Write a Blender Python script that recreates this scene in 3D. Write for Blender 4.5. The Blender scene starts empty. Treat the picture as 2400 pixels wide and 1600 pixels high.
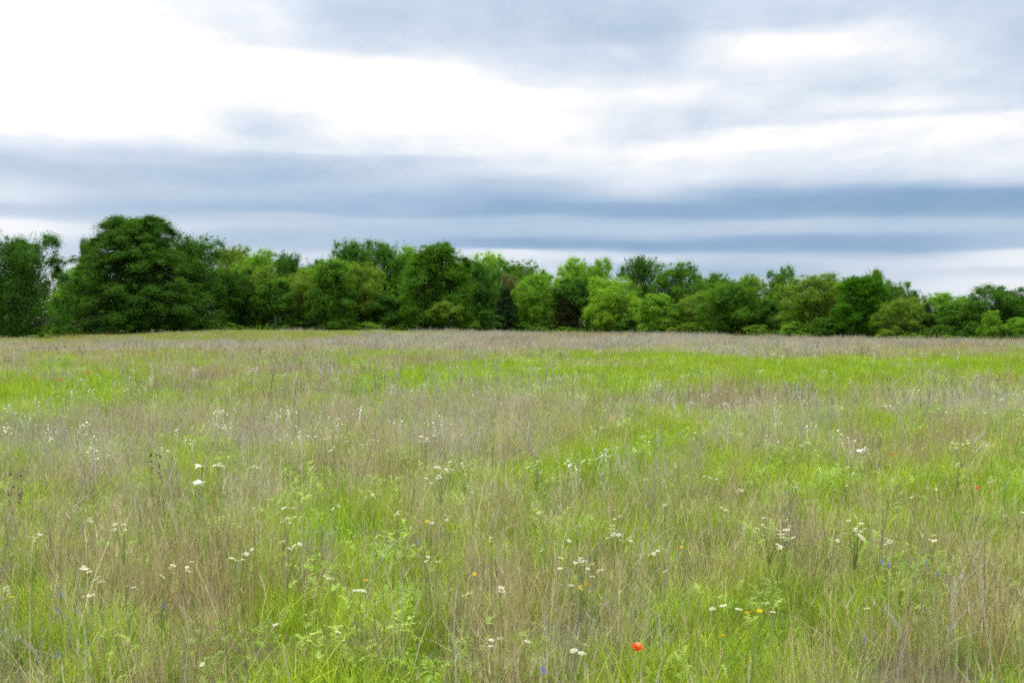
import bpy, math, random
import numpy as np

random.seed(11)
RNG = np.random.default_rng(11)
scene = bpy.context.scene
COL = scene.collection

# ------------------------------------------------------------------ camera
CAM_H = 1.65
FPX = 3333.0            # focal length in photograph pixels (50 mm on 36 mm)
HOR = 760.0             # horizon row in the photograph
cam_data = bpy.data.cameras.new("camera")
cam_data.lens = 50.0
cam_data.sensor_width = 36.0
cam_data.clip_start = 0.05
cam_data.clip_end = 6000.0
cam_data.dof.use_dof = True
cam_data.dof.focus_distance = 42.0
cam_data.dof.aperture_fstop = 9.0
cam = bpy.data.objects.new("camera", cam_data)
COL.objects.link(cam)
cam.location = (0.0, 0.0, CAM_H)
cam.rotation_euler = (math.radians(90.0) - math.atan((800.0 - HOR) / FPX), 0.0, 0.0)
scene.camera = cam

# ------------------------------------------------------------------ sky + sun
SUN_EL, SUN_AZ = 58.0, -35.0      # degrees; azimuth from the view direction (+Y), negative = left
SUN_STRENGTH = 1.5
SKY_GAIN = 0.76
world = bpy.data.worlds.new("World")
scene.world = world
world.use_nodes = True


def build_sky(nt):
    N, L = nt.nodes, nt.links
    N.clear()
    out = N.new("ShaderNodeOutputWorld")
    bg = N.new("ShaderNodeBackground")
    L.new(bg.outputs[0], out.inputs[0])
    tc = N.new("ShaderNodeTexCoord")
    sep = N.new("ShaderNodeSeparateXYZ")
    L.new(tc.outputs["Generated"], sep.inputs[0])

    def put(sock, v):
        if hasattr(v, "default_value") or hasattr(v, "is_output"):
            L.new(v, sock)
        else:
            sock.default_value = v

    def m(op, a, b=None, c=None, clamp=False):
        n = N.new("ShaderNodeMath")
        n.operation = op
        n.use_clamp = clamp
        put(n.inputs[0], a)
        if b is not None:
            put(n.inputs[1], b)
        if c is not None:
            put(n.inputs[2], c)
        return n.outputs[0]

    def sstep(v, a, b):
        n = N.new("ShaderNodeMapRange")
        n.interpolation_type = 'SMOOTHSTEP'
        put(n.inputs["Value"], v)
        n.inputs["From Min"].default_value = a
        n.inputs["From Max"].default_value = b
        return n.outputs["Result"]

    def noise(x, y, z, scale, detail, rough):
        c = N.new("ShaderNodeCombineXYZ")
        put(c.inputs[0], x); put(c.inputs[1], y); put(c.inputs[2], z)
        n = N.new("ShaderNodeTexNoise")
        L.new(c.outputs[0], n.inputs["Vector"])
        n.inputs["Scale"].default_value = scale
        n.inputs["Detail"].default_value = detail
        n.inputs["Roughness"].default_value = rough
        return m('SUBTRACT', n.outputs[0], 0.5)

    x, y, z = sep.outputs
    az = m('ARCTAN2', x, y)
    hd = m('SQRT', m('ADD', m('MULTIPLY', x, x), m('MULTIPLY', y, y)))
    el = m('ARCTAN2', z, hd)
    s0 = m('DIVIDE', az, math.atan(1200 / FPX))          # -1 .. 1 across the view
    h0 = m('DIVIDE', el, math.atan(HOR / FPX))           # 0 .. 1 from horizon up
    # the banks of cloud are drawn out sideways: warp with stretched noise
    w1 = noise(m('MULTIPLY', s0, 1.3), m('MULTIPLY', h0, 5.0), 3.1, 1.0, 2.0, 0.55)
    w2 = noise(m('MULTIPLY', s0, 2.0), m('MULTIPLY', h0, 9.0), 7.7, 1.0, 2.0, 0.55)
    s = m('ADD', s0, m('MULTIPLY', w1, 0.22))
    h = m('ADD', h0, m('MULTIPLY', w2, 0.055))
    # cloud cover measured along nine bearings, photograph row -> brightness
    prof = [
        [(0, 1.1), (60, 1.2), (180, 1.22), (280, 1.14), (315, 1.03), (345, .9), (375, .74), (405, .63), (432, .65), (456, .8), (476, .8), (500, .62), (520, .72), (536, .95), (560, .9), (584, .66), (620, .8), (760, .9)],
        [(0, .92), (40, .96), (75, 1.08), (105, 1.22), (200, 1.2), (235, 1.1), (258, 1.02), (295, 1.06), (325, .97), (352, .82), (385, .68), (420, .56), (460, .59), (490, .49), (520, .62), (545, .75), (572, .65), (620, .75), (760, .9)],
        [(0, .8), (60, .82), (98, .8), (116, .9), (138, 1.15), (185, 1.2), (222, 1.0), (260, .92), (300, .8), (335, .84), (372, .68), (400, .52), (415, .48), (450, .55), (490, .42), (506, .58), (530, .62), (562, .5), (600, .7), (760, .85)],
        [(0, .64), (50, .63), (100, .68), (130, .85), (150, 1.06), (175, 1.2), (270, 1.12), (310, .92), (350, .85), (380, .66), (420, .68), (446, .5), (470, .4), (500, .42), (516, .58), (545, .5), (576, .5), (602, .75), (760, .85)],
        [(0, .56), (60, .6), (100, .65), (150, .8), (188, .95), (215, 1.1), (255, 1.12), (300, 1.05), (350, .95), (400, .82), (430, .55), (460, .35), (490, .28), (515, .5), (545, .5), (574, .25), (585, .45), (593, .84), (620, .8), (760, .85)],
        [(0, .6), (50, .54), (85, .5), (112, .62), (150, .7), (190, .82), (230, .92), (270, .84), (318, .84), (350, 1.0), (376, .95), (420, .88), (442, .75), (470, .45), (492, .27), (515, .45), (532, .55), (560, .4), (580, .25), (592, .6), (601, .75), (626, .5), (760, .8)],
        [(0, .68), (50, .64), (80, .8), (105, 1.02), (132, 1.02), (160, .95), (190, .82), (250, .8), (292, .8), (316, 1.02), (336, 1.02), (360, .9), (400, .82), (426, .65), (450, .35), (480, .25), (505, .35), (520, .6), (542, .55), (570, .25), (590, .35), (606, .6), (632, .42), (652, .7), (760, .8)],
        [(0, .7), (50, .68), (80, .85), (120, .92), (150, .88), (182, .82), (220, .8), (262, .95), (286, .84), (305, 1.0), (340, .98), (380, .88), (420, .75), (440, .42), (475, .22), (506, .3), (526, .55), (552, .42), (580, .25), (600, .5), (620, .7), (650, .7), (680, .8), (760, .85)],
        [(0, .68), (60, .62), (130, .67), (180, .68), (240, .7), (280, .82), (300, .98), (340, .96), (390, .9), (425, .8), (446, .45), (475, .22), (505, .32), (530, .55), (560, .48), (590, .5), (603, .9), (622, .9), (640, .76), (670, .9), (760, .92)],
    ]
    tot = None
    for i, pr in enumerate(prof):
        fc = N.new("ShaderNodeFloatCurve")
        cm = fc.mapping
        cm.use_clip = False
        cu = cm.curves[0]
        pts = [((HOR - r) / HOR, t / 1.3) for r, t in pr][::-1]
        cu.points[0].location = pts[0]
        cu.points[1].location = pts[-1]
        for p in pts[1:-1]:
            cu.points.new(*p)
        cm.update()
        put(fc.inputs["Value"], h)
        # tent weight of this bearing
        c = -1 + i * 0.25
        d = m('ABSOLUTE', m('SUBTRACT', s, c))
        if i == 0:
            d = m('MAXIMUM', m('SUBTRACT', s, c), 0.0)
        if i == 8:
            d = m('MAXIMUM', m('SUBTRACT', c, s), 0.0)
        wgt = sstep(d, 0.25, 0.0)
        term = m('MULTIPLY', fc.outputs[0], wgt)
        tot = term if tot is None else m('ADD', tot, term)
    t_view = m('MULTIPLY', tot, 1.3)
    # the same cloud deck carried on overhead and round the back
    zc = m('ADD', m('MAXIMUM', z, 0.0), 0.10)
    px, py = m('DIVIDE', x, zc), m('DIVIDE', y, zc)
    deck = noise(m('MULTIPLY', px, 0.35), m('MULTIPLY', py, 0.8), 1.7, 1.0, 3.0, 0.5)
    t_deck = m('ADD', 0.84, m('MULTIPLY', deck, 0.9))
    az_out = sstep(m('ABSOLUTE', s0), 1.0, 1.7)
    el_out = sstep(h0, 0.98, 1.7)
    outw = m('MAXIMUM', az_out, el_out)
    fine = noise(m('MULTIPLY', s0, 5.0), m('MULTIPLY', h0, 16.0), 5.5, 1.0, 3.0, 0.55)
    fine2 = noise(m('MULTIPLY', s0, 9.0), m('MULTIPLY', h0, 17.0), 9.5, 1.0, 4.0, 0.6)
    # ragged wisps lying on the flat deck, closing up towards the horizon
    zw = m('ADD', m('MAXIMUM', z, 0.0), 0.035)
    wisp = m('MULTIPLY', noise(m('MULTIPLY', m('DIVIDE', x, zw), 3.6), m('MULTIPLY', m('DIVIDE', y, zw), 1.5), 4.2, 1.0, 5.0, 0.58), sstep(h0, 0.25, 0.6))
    lump = m('MULTIPLY', noise(m('MULTIPLY', s0, 11.0), m('MULTIPLY', h0, 10.0), 2.2, 1.0, 4.0, 0.6), sstep(h0, 0.3, 0.55))
    mixn = N.new("ShaderNodeMix")
    put(mixn.inputs[0], outw); put(mixn.inputs[2], t_view); put(mixn.inputs[3], t_deck)
    t = m('ADD', m('ADD', mixn.outputs[0], m('MULTIPLY', sstep(h0, 0.4, 0.9), 0.05)), m('ADD', m('MULTIPLY', fine, 0.12), m('ADD', m('MULTIPLY', fine2, 0.08), m('ADD', m('MULTIPLY', lump, 0.14), m('MULTIPLY', wisp, 0.38)))))
    ramp = N.new("ShaderNodeValToRGB")
    cols = [(0.0, (116, 150, 190)), (.22, (136, 167, 204)), (.45, (170, 194, 221)), (.6, (190, 206, 227)), (.75, (212, 223, 239)), (.9, (237, 242, 250)), (1.0, (254, 254, 255))]

    def lin(c):
        c /= 255.0
        return c / 12.92 if c <= 0.04045 else ((c + 0.055) / 1.055) ** 2.4
    el_ = ramp.color_ramp.elements
    while len(el_) < len(cols) + 1:
        el_.new(0.5)
    for e, (p, c) in zip(el_, cols):
        e.position = p / 1.25
        e.color = tuple(lin(k) for k in c) + (1,)
    el_[len(cols)].position = 1.0
    el_[len(cols)].color = (1.5, 1.48, 1.45, 1)
    L.new(m('DIVIDE', t, 1.25), ramp.inputs[0])
    # an overcast sky is brightest overhead (1 + 2 sin el)
    sel = m('MAXIMUM', z, 0.0)
    cie = m('DIVIDE', m('ADD', 1.0, m('MULTIPLY', m('MAXIMUM', m('SUBTRACT', sel, 0.2), 0.0), 2.7)), 1.0)
    sc = N.new("ShaderNodeVectorMath"); sc.operation = 'SCALE'
    L.new(ramp.outputs[0], sc.inputs[0]); put(sc.inputs["Scale"], m('MULTIPLY', cie, SKY_GAIN / 0.1))
    sky = N.new("ShaderNodeTexSky")
    sky.sky_type = 'NISHITA'
    sky.sun_disc = False
    sky.sun_elevation = math.radians(SUN_EL)
    sky.sun_rotation = math.radians(SUN_AZ)
    sky.air_density = 1.0
    mx = N.new("ShaderNodeMix"); mx.data_type = 'RGBA'
    mx.inputs[0].default_value = 0.94          # cloud cover over the clear sky
    L.new(sky.outputs[0], mx.inputs[6]); L.new(sc.outputs[0], mx.inputs[7])
    L.new(mx.outputs[2], bg.inputs[0])
    bg.inputs[1].default_value = 0.1


build_sky(world.node_tree)
world.cycles.sampling_method = 'MANUAL'
world.cycles.sample_map_resolution = 512

sun_d = bpy.data.lights.new("sun", 'SUN')
sun_d.energy = SUN_STRENGTH
sun_d.angle = math.radians(25.0)
sun_d.color = (1.0, 0.97, 0.92)
sun = bpy.data.objects.new("sun", sun_d)
COL.objects.link(sun)
sun.rotation_euler = (math.radians(90 - SUN_EL), 0, math.radians(180 - SUN_AZ))

vs = scene.view_settings
vs.view_transform = 'Standard'
vs.look = 'None'
vs.exposure = 0.4
vs.gamma = 1.0
vs.use_curve_mapping = False
scene.cycles.use_denoising = False
scene.cycles.max_bounces = 5
scene.cycles.diffuse_bounces = 3
scene.cycles.transmission_bounces = 3
scene.cycles.transparent_max_bounces = 4
scene.cycles.caustics_reflective = False
scene.cycles.caustics_refractive = False


# ------------------------------------------------------------------ helpers
def tag(o, label=None, cat=None, group=None, kind=None):
    if label: o["label"] = label
    if cat: o["category"] = cat
    if group: o["group"] = group
    if kind: o["kind"] = kind
    return o


def mesh_from(name, V, F3, mat, attrs=None, smooth=False):
    """triangles from numpy arrays, optional float point attributes"""
    V = np.asarray(V, np.float32).reshape(-1, 3)
    F3 = np.asarray(F3, np.int32).reshape(-1, 3)
    me = bpy.data.meshes.new(name)
    me.vertices.add(len(V)); me.vertices.foreach_set("co", V.ravel())
    me.loops.add(F3.size); me.loops.foreach_set("vertex_index", F3.ravel())
    me.polygons.add(len(F3))
    me.polygons.foreach_set("loop_start", np.arange(0, F3.size, 3, dtype=np.int32))
    if smooth:
        me.polygons.foreach_set("use_smooth", np.ones(len(F3), bool))
    me.update(calc_edges=True)
    for k, v in (attrs or {}).items():
        a = me.attributes.new(k, 'FLOAT', 'POINT')
        a.data.foreach_set("value", np.asarray(v, np.float32))
    if mat: me.materials.append(mat)
    return me


def link(name, data, parent=None, loc=None):
    o = bpy.data.objects.new(name, data)
    COL.objects.link(o)
    if parent: o.parent = parent
    if loc is not None: o.location = loc
    return o


class Geo:
    """collects triangles with one float per vertex"""
    def __init__(self):
        self.V, self.F, self.A, self.n = [], [], [], 0

    def add(self, V, F, a):
        V = np.asarray(V, np.float32).reshape(-1, 3)
        self.V.append(V); self.F.append(np.asarray(F, np.int32).reshape(-1, 3) + self.n)
        self.A.append(np.broadcast_to(np.asarray(a, np.float32), (len(V),)).copy())
        self.n += len(V)

    def mesh(self, name, mat, smooth=False):
        return mesh_from(name, np.concatenate(self.V), np.concatenate(self.F), mat, {"bv": np.concatenate(self.A)}, smooth)


def tube(P, R, sides=6):
    """tapered tube along a path"""
    P = np.asarray(P, float); R = np.asarray(R, float)
    n = len(P)
    T = np.gradient(P, axis=0); T /= np.linalg.norm(T, axis=1)[:, None] + 1e-9
    ref = np.where(np.abs(T[:, 2:3]) > 0.95, np.array([[1.0, 0, 0]]), np.array([[0, 0, 1.0]]))
    A = np.cross(T, ref); A /= np.linalg.norm(A, axis=1)[:, None] + 1e-9
    B = np.cross(T, A)
    an = np.arange(sides) * 2 * math.pi / sides
    V = P[:, None] + R[:, None, None] * (np.cos(an)[None, :, None] * A[:, None] + np.sin(an)[None, :, None] * B[:, None])
    F = []
    for i in range(n - 1):
        for k in range(sides):
            a, b = i * sides + k, i * sides + (k + 1) % sides
            F += [(a, b, b + sides), (a, b + sides, a + sides)]
    return V.reshape(-1, 3), F


def vnoise(x, y, seed):
    """smooth value noise on numpy arrays, -1..1"""
    def hsh(i, j):
        v = np.sin(i * 127.1 + j * 311.7 + seed * 74.7) * 43758.5453
        return (v - np.floor(v)) * 2 - 1
    xi, yi = np.floor(x), np.floor(y)
    fx, fy = x - xi, y - yi
    fx, fy = fx * fx * (3 - 2 * fx), fy * fy * (3 - 2 * fy)
    return ((hsh(xi, yi) * (1 - fx) + hsh(xi + 1, yi) * fx) * (1 - fy)
            + (hsh(xi, yi + 1) * (1 - fx) + hsh(xi + 1, yi + 1) * fx) * fy)


def terrain(x, y):
    x = np.asarray(x, float); y = np.asarray(y, float)
    fade = np.clip((400 - np.hypot(x, y)) / 200, 0, 1)
    # the field swells slightly towards the wood, most on the left of the middle
    b = x / np.maximum(y, 30.0)
    t = np.clip((y - 104) / 56, 0, 1)
    rise = t * t * (3 - 2 * t) * np.interp(b, [-0.42, -0.33, -0.27, -0.21, -0.09, 0, 0.09, 0.15, 0.24, 0.36], [0.1, 0.25, 0.45, 0.75, 0.75, 0.42, 0.32, 0.22, 0.08, 0.0])
    return fade * (rise + 0.07 * vnoise(x / 9, y / 14, 1) + 0.03 * vnoise(x / 2.7, y / 3.1, 2))


def at(px, py, h=0.5):
    """ground spot of something h metres tall whose top is seen at a photograph pixel"""
    d = (CAM_H - h) * FPX / (py - HOR)
    return (px - 1200.0) / FPX * d, d


# ------------------------------------------------------------------ materials
def mat_new(name):
    mt = bpy.data.materials.new(name)
    mt.use_nodes = True
    mt.node_tree.nodes.clear()
    return mt, mt.node_tree.nodes, mt.node_tree.links


def mixrgb(N, L, fac, a, b, mode='MIX'):
    n = N.new("ShaderNodeMix"); n.data_type = 'RGBA'; n.blend_type = mode
    for s, v in ((n.inputs[0], fac), (n.inputs[6], a), (n.inputs[7], b)):
        if hasattr(v, "is_output"): L.new(v, s)
        elif isinstance(v, tuple): s.default_value = v + (1,) if len(v) == 3 else v
        else: s.default_value = v
    return n.outputs[2]


def leaf_output(N, L, col, trans, gloss=0.0):
    out = N.new("ShaderNodeOutputMaterial")
    d = N.new("ShaderNodeBsdfDiffuse"); L.new(col, d.inputs[0])
    tr = N.new("ShaderNodeBsdfTranslucent")
    tcol = mixrgb(N, L, 1.0, col, (1.0, 1.12, 0.55), 'MULTIPLY')
    L.new(tcol, tr.inputs[0])
    mx = N.new("ShaderNodeMixShader"); mx.inputs[0].default_value = trans
    L.new(d.outputs[0], mx.inputs[1]); L.new(tr.outputs[0], mx.inputs[2])
    if gloss:
        g = N.new("ShaderNodeBsdfGlossy"); g.inputs["Roughness"].default_value = 0.45
        m2 = N.new("ShaderNodeMixShader"); m2.inputs[0].default_value = gloss
        L.new(mx.outputs[0], m2.inputs[1]); L.new(g.outputs[0], m2.inputs[2])
        L.new(m2.outputs[0], out.inputs[0])
    else:
        L.new(mx.outputs[0], out.inputs[0])


def attr(N, name, kind='GEOMETRY'):
    a = N.new("ShaderNodeAttribute"); a.attribute_name = name; a.attribute_type = kind
    return a


def tree_leaf_material():
    mt, N, L = mat_new("tree_leaves")
    oi = N.new("ShaderNodeObjectInfo")
    bv = attr(N, "bv")
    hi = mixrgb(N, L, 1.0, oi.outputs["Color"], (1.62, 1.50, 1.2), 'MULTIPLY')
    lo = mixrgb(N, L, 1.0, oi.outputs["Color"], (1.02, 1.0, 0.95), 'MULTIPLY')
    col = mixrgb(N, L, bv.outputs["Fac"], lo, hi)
    leaf_output(N, L, col, 0.5)
    return mt


def bark_material():
    mt, N, L = mat_new("bark")
    out = N.new("ShaderNodeOutputMaterial")
    p = N.new("ShaderNodeBsdfPrincipled"); p.inputs["Roughness"].default_value = 0.95
    tcn = N.new("ShaderNodeTexCoord")
    mp = N.new("ShaderNodeMapping"); mp.inputs["Scale"].default_value = (6, 6, 1.4)
    L.new(tcn.outputs["Object"], mp.inputs[0])
    ns = N.new("ShaderNodeTexNoise"); ns.inputs["Scale"].default_value = 3; ns.inputs["Detail"].default_value = 6
    L.new(mp.outputs[0], ns.inputs["Vector"])
    L.new(mixrgb(N, L, ns.outputs[0], (0.035, 0.030, 0.026), (0.16, 0.14, 0.12)), p.inputs["Base Color"])
    bp = N.new("ShaderNodeBump"); bp.inputs["Strength"].default_value = 0.8
    L.new(ns.outputs[0], bp.inputs["Height"]); L.new(bp.outputs[0], p.inputs["Normal"])
    L.new(p.outputs[0], out.inputs[0])
    return mt


def grass_material(name, c_lo, c_hi, alt=None, alt2=None, trans=0.3):
    """c_lo..c_hi by blade; 'tint' per tuft: x brightness, y mix to alt, z mix to alt2"""
    mt, N, L = mat_new(name)
    bv = attr(N, "bv")
    ti = attr(N, "tint", 'INSTANCER')
    sp = N.new("ShaderNodeSeparateXYZ"); L.new(ti.outputs["Vector"], sp.inputs[0])
    col = mixrgb(N, L, bv.outputs["Fac"], c_lo, c_hi)
    if alt: col = mixrgb(N, L, sp.outputs[1], col, alt)
    if alt2: col = mixrgb(N, L, sp.outputs[2], col, alt2)
    br = N.new("ShaderNodeMath"); br.operation = 'MULTIPLY_ADD'
    L.new(sp.outputs[0], br.inputs[0]); br.inputs[1].default_value = 0.6; br.inputs[2].default_value = 0.7
    cc = N.new("ShaderNodeCombineXYZ")
    for i in range(3): L.new(br.outputs[0], cc.inputs[i])
    col = mixrgb(N, L, 1.0, col, cc.outputs[0], 'MULTIPLY')
    leaf_output(N, L, col, trans, 0.02)
    return mt


def plain(name, c, rough=0.7, trans=0.0):
    mt, N, L = mat_new(name)
    tcn = N.new("ShaderNodeTexCoord")
    ns = N.new("ShaderNodeTexNoise"); ns.inputs["Scale"].default_value = 60
    L.new(tcn.outputs["Object"], ns.inputs["Vector"])
    col = mixrgb(N, L, ns.outputs[0], tuple(k * 0.85 for k in c), tuple(min(1, k * 1.1) for k in c))
    if trans:
        leaf_output(N, L, col, trans)
    else:
        out = N.new("ShaderNodeOutputMaterial")
        p = N.new("ShaderNodeBsdfPrincipled"); p.inputs["Roughness"].default_value = rough
        L.new(col, p.inputs["Base Color"]); L.new(p.outputs[0], out.inputs[0])
    return mt


def ground_material():
    mt, N, L = mat_new("meadow_soil")
    out = N.new("ShaderNodeOutputMaterial")
    p = N.new("ShaderNodeBsdfPrincipled"); p.inputs["Roughness"].default_value = 1.0
    tcn = N.new("ShaderNodeTexCoord")
    n1 = N.new("ShaderNodeTexNoise"); n1.inputs["Scale"].default_value = 0.25; n1.inputs["Detail"].default_value = 5
    n2 = N.new("ShaderNodeTexNoise"); n2.inputs["Scale"].default_value = 18; n2.inputs["Detail"].default_value = 6
    for n in (n1, n2): L.new(tcn.outputs["Object"], n.inputs["Vector"])
    a = mixrgb(N, L, n1.outputs[0], (0.07, 0.085, 0.018), (0.12, 0.095, 0.05))
    b = mixrgb(N, L, n2.outputs[0], (0.5, 0.5, 0.5), (1.35, 1.3, 1.2))
    L.new(mixrgb(N, L, 1.0, a, b, 'MULTIPLY'), p.inputs["Base Color"])
    bp = N.new("ShaderNodeBump"); bp.inputs["Strength"].default_value = 0.6; bp.inputs["Distance"].default_value = 0.05
    L.new(n2.outputs[0], bp.inputs["Height"]); L.new(bp.outputs[0], p.inputs["Normal"])
    L.new(p.outputs[0], out.inputs[0])
    return mt


M_LEAF = tree_leaf_material()
M_BARK = bark_material()
M_SOIL = ground_material()
M_GREEN = grass_material("green_grass_blades", (0.12, 0.20, 0.008), (0.56, 0.69, 0.04), alt=(0.54, 0.52, 0.15), alt2=(0.17, 0.37, 0.04), trans=0.26)
M_DRY = grass_material("dry_grass_stems", (0.17, 0.125, 0.045), (0.74, 0.62, 0.31), alt=(0.33, 0.21, 0.10), alt2=(0.53, 0.49, 0.41), trans=0.10)
M_DEAD = grass_material("dead_forb_stems", (0.13, 0.115, 0.10), (0.46, 0.43, 0.40), alt=(0.22, 0.15, 0.10), alt2=(0.48, 0.48, 0.48), trans=0.05)
M_FERN = grass_material("ferny_leaves", (0.14, 0.25, 0.015), (0.46, 0.60, 0.06), alt=(0.44, 0.52, 0.12), alt2=(0.24, 0.43, 0.07), trans=0.3)

# ------------------------------------------------------------------ ground
def build_ground():
    near = np.concatenate([np.arange(0, 40, 1.0), np.arange(40, 120, 4.0), np.arange(120, 300, 12.0), [340, 400, 600, 1000, 2000, 4000]])
    xs = np.concatenate([-near[:0:-1], near])
    ys = np.concatenate([-near[:0:-1][-60:], near[:40], np.arange(40, 240, 2.0), [260, 300, 360, 420, 600, 1000, 2000, 4500]])
    ys = np.unique(np.concatenate([[-4000, -1000], ys]))
    X, Y = np.meshgrid(xs, ys)
    V = np.stack([X, Y, terrain(X, Y)], -1).reshape(-1, 3)
    w, hgt = len(xs), len(ys)
    i, j = np.meshgrid(np.arange(w - 1), np.arange(hgt - 1))
    a = (j * w + i).ravel()
    F = np.concatenate([np.stack([a, a + 1, a + w + 1], 1), np.stack([a, a + w + 1, a + w], 1)])
    o = link("ground", mesh_from("ground", V, F, M_SOIL, smooth=True))
    tag(o, "flat meadow soil and thatch under the tall grass", "ground", kind="structure")


build_ground()

# ------------------------------------------------------------------ meadow tufts
def ribbons(G, n, rad, hr, wr, lean, segs, rng, flat=0.15, bvr=(0, 1), tipw=0.15, hpow=1.0, base=None, z0=0.0):
    """n curved grass blades/stems as tapered ribbons, vectorised"""
    if base is None:
        r = rad * np.sqrt(rng.random(n)); a = rng.random(n) * 2 * math.pi
        base = np.stack([r * np.cos(a), r * np.sin(a)], 1)
    h = hr[0] + (hr[1] - hr[0]) * rng.random(n) ** hpow
    w = wr[0] + (wr[1] - wr[0]) * rng.random(n) ** 1.5 * 1.4
    la = rng.random(n) * 2 * math.pi
    lm = lean[0] + (lean[1] - lean[0]) * rng.random(n) ** 1.5
    D = np.stack([np.cos(la), np.sin(la)], 1)
    sa = rng.random(n) * 2 * math.pi
    S = np.stack([np.cos(sa), np.sin(sa)], 1)
    t = np.linspace(0, 1, segs + 1)
    bend = (flat * t + (1 - flat) * t ** 2.2)
    C = base[:, None] + D[:, None] * (h * lm)[:, None, None] * bend[None, :, None]
    Z = z0 + h[:, None] * (t[None] - 0.32 * (lm[:, None] ** 1.4) * t[None] ** 3)
    wt = w[:, None] * (1 - (1 - tipw) * t[None] ** 1.5) * 0.5
    Lp = np.concatenate([C - S[:, None] * wt[..., None], Z[..., None]], -1)
    Rp = np.concatenate([C + S[:, None] * wt[..., None], Z[..., None]], -1)
    V = np.stack([Lp, Rp], 2).reshape(n, -1, 3)
    k = (segs + 1) * 2
    f = []
    for i in range(segs):
        q = 2 * i
        f += [(q, q + 1, q + 3), (q, q + 3, q + 2)]
    F = (np.arange(n) * k)[:, None, None] + np.array(f)[None]
    bv = bvr[0] + (bvr[1] - bvr[0]) * rng.random(n)
    G.add(V, F, np.repeat(bv, k))
    tips = np.concatenate([C[:, -1], Z[:, -1:]], 1)
    return tips, h


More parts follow.
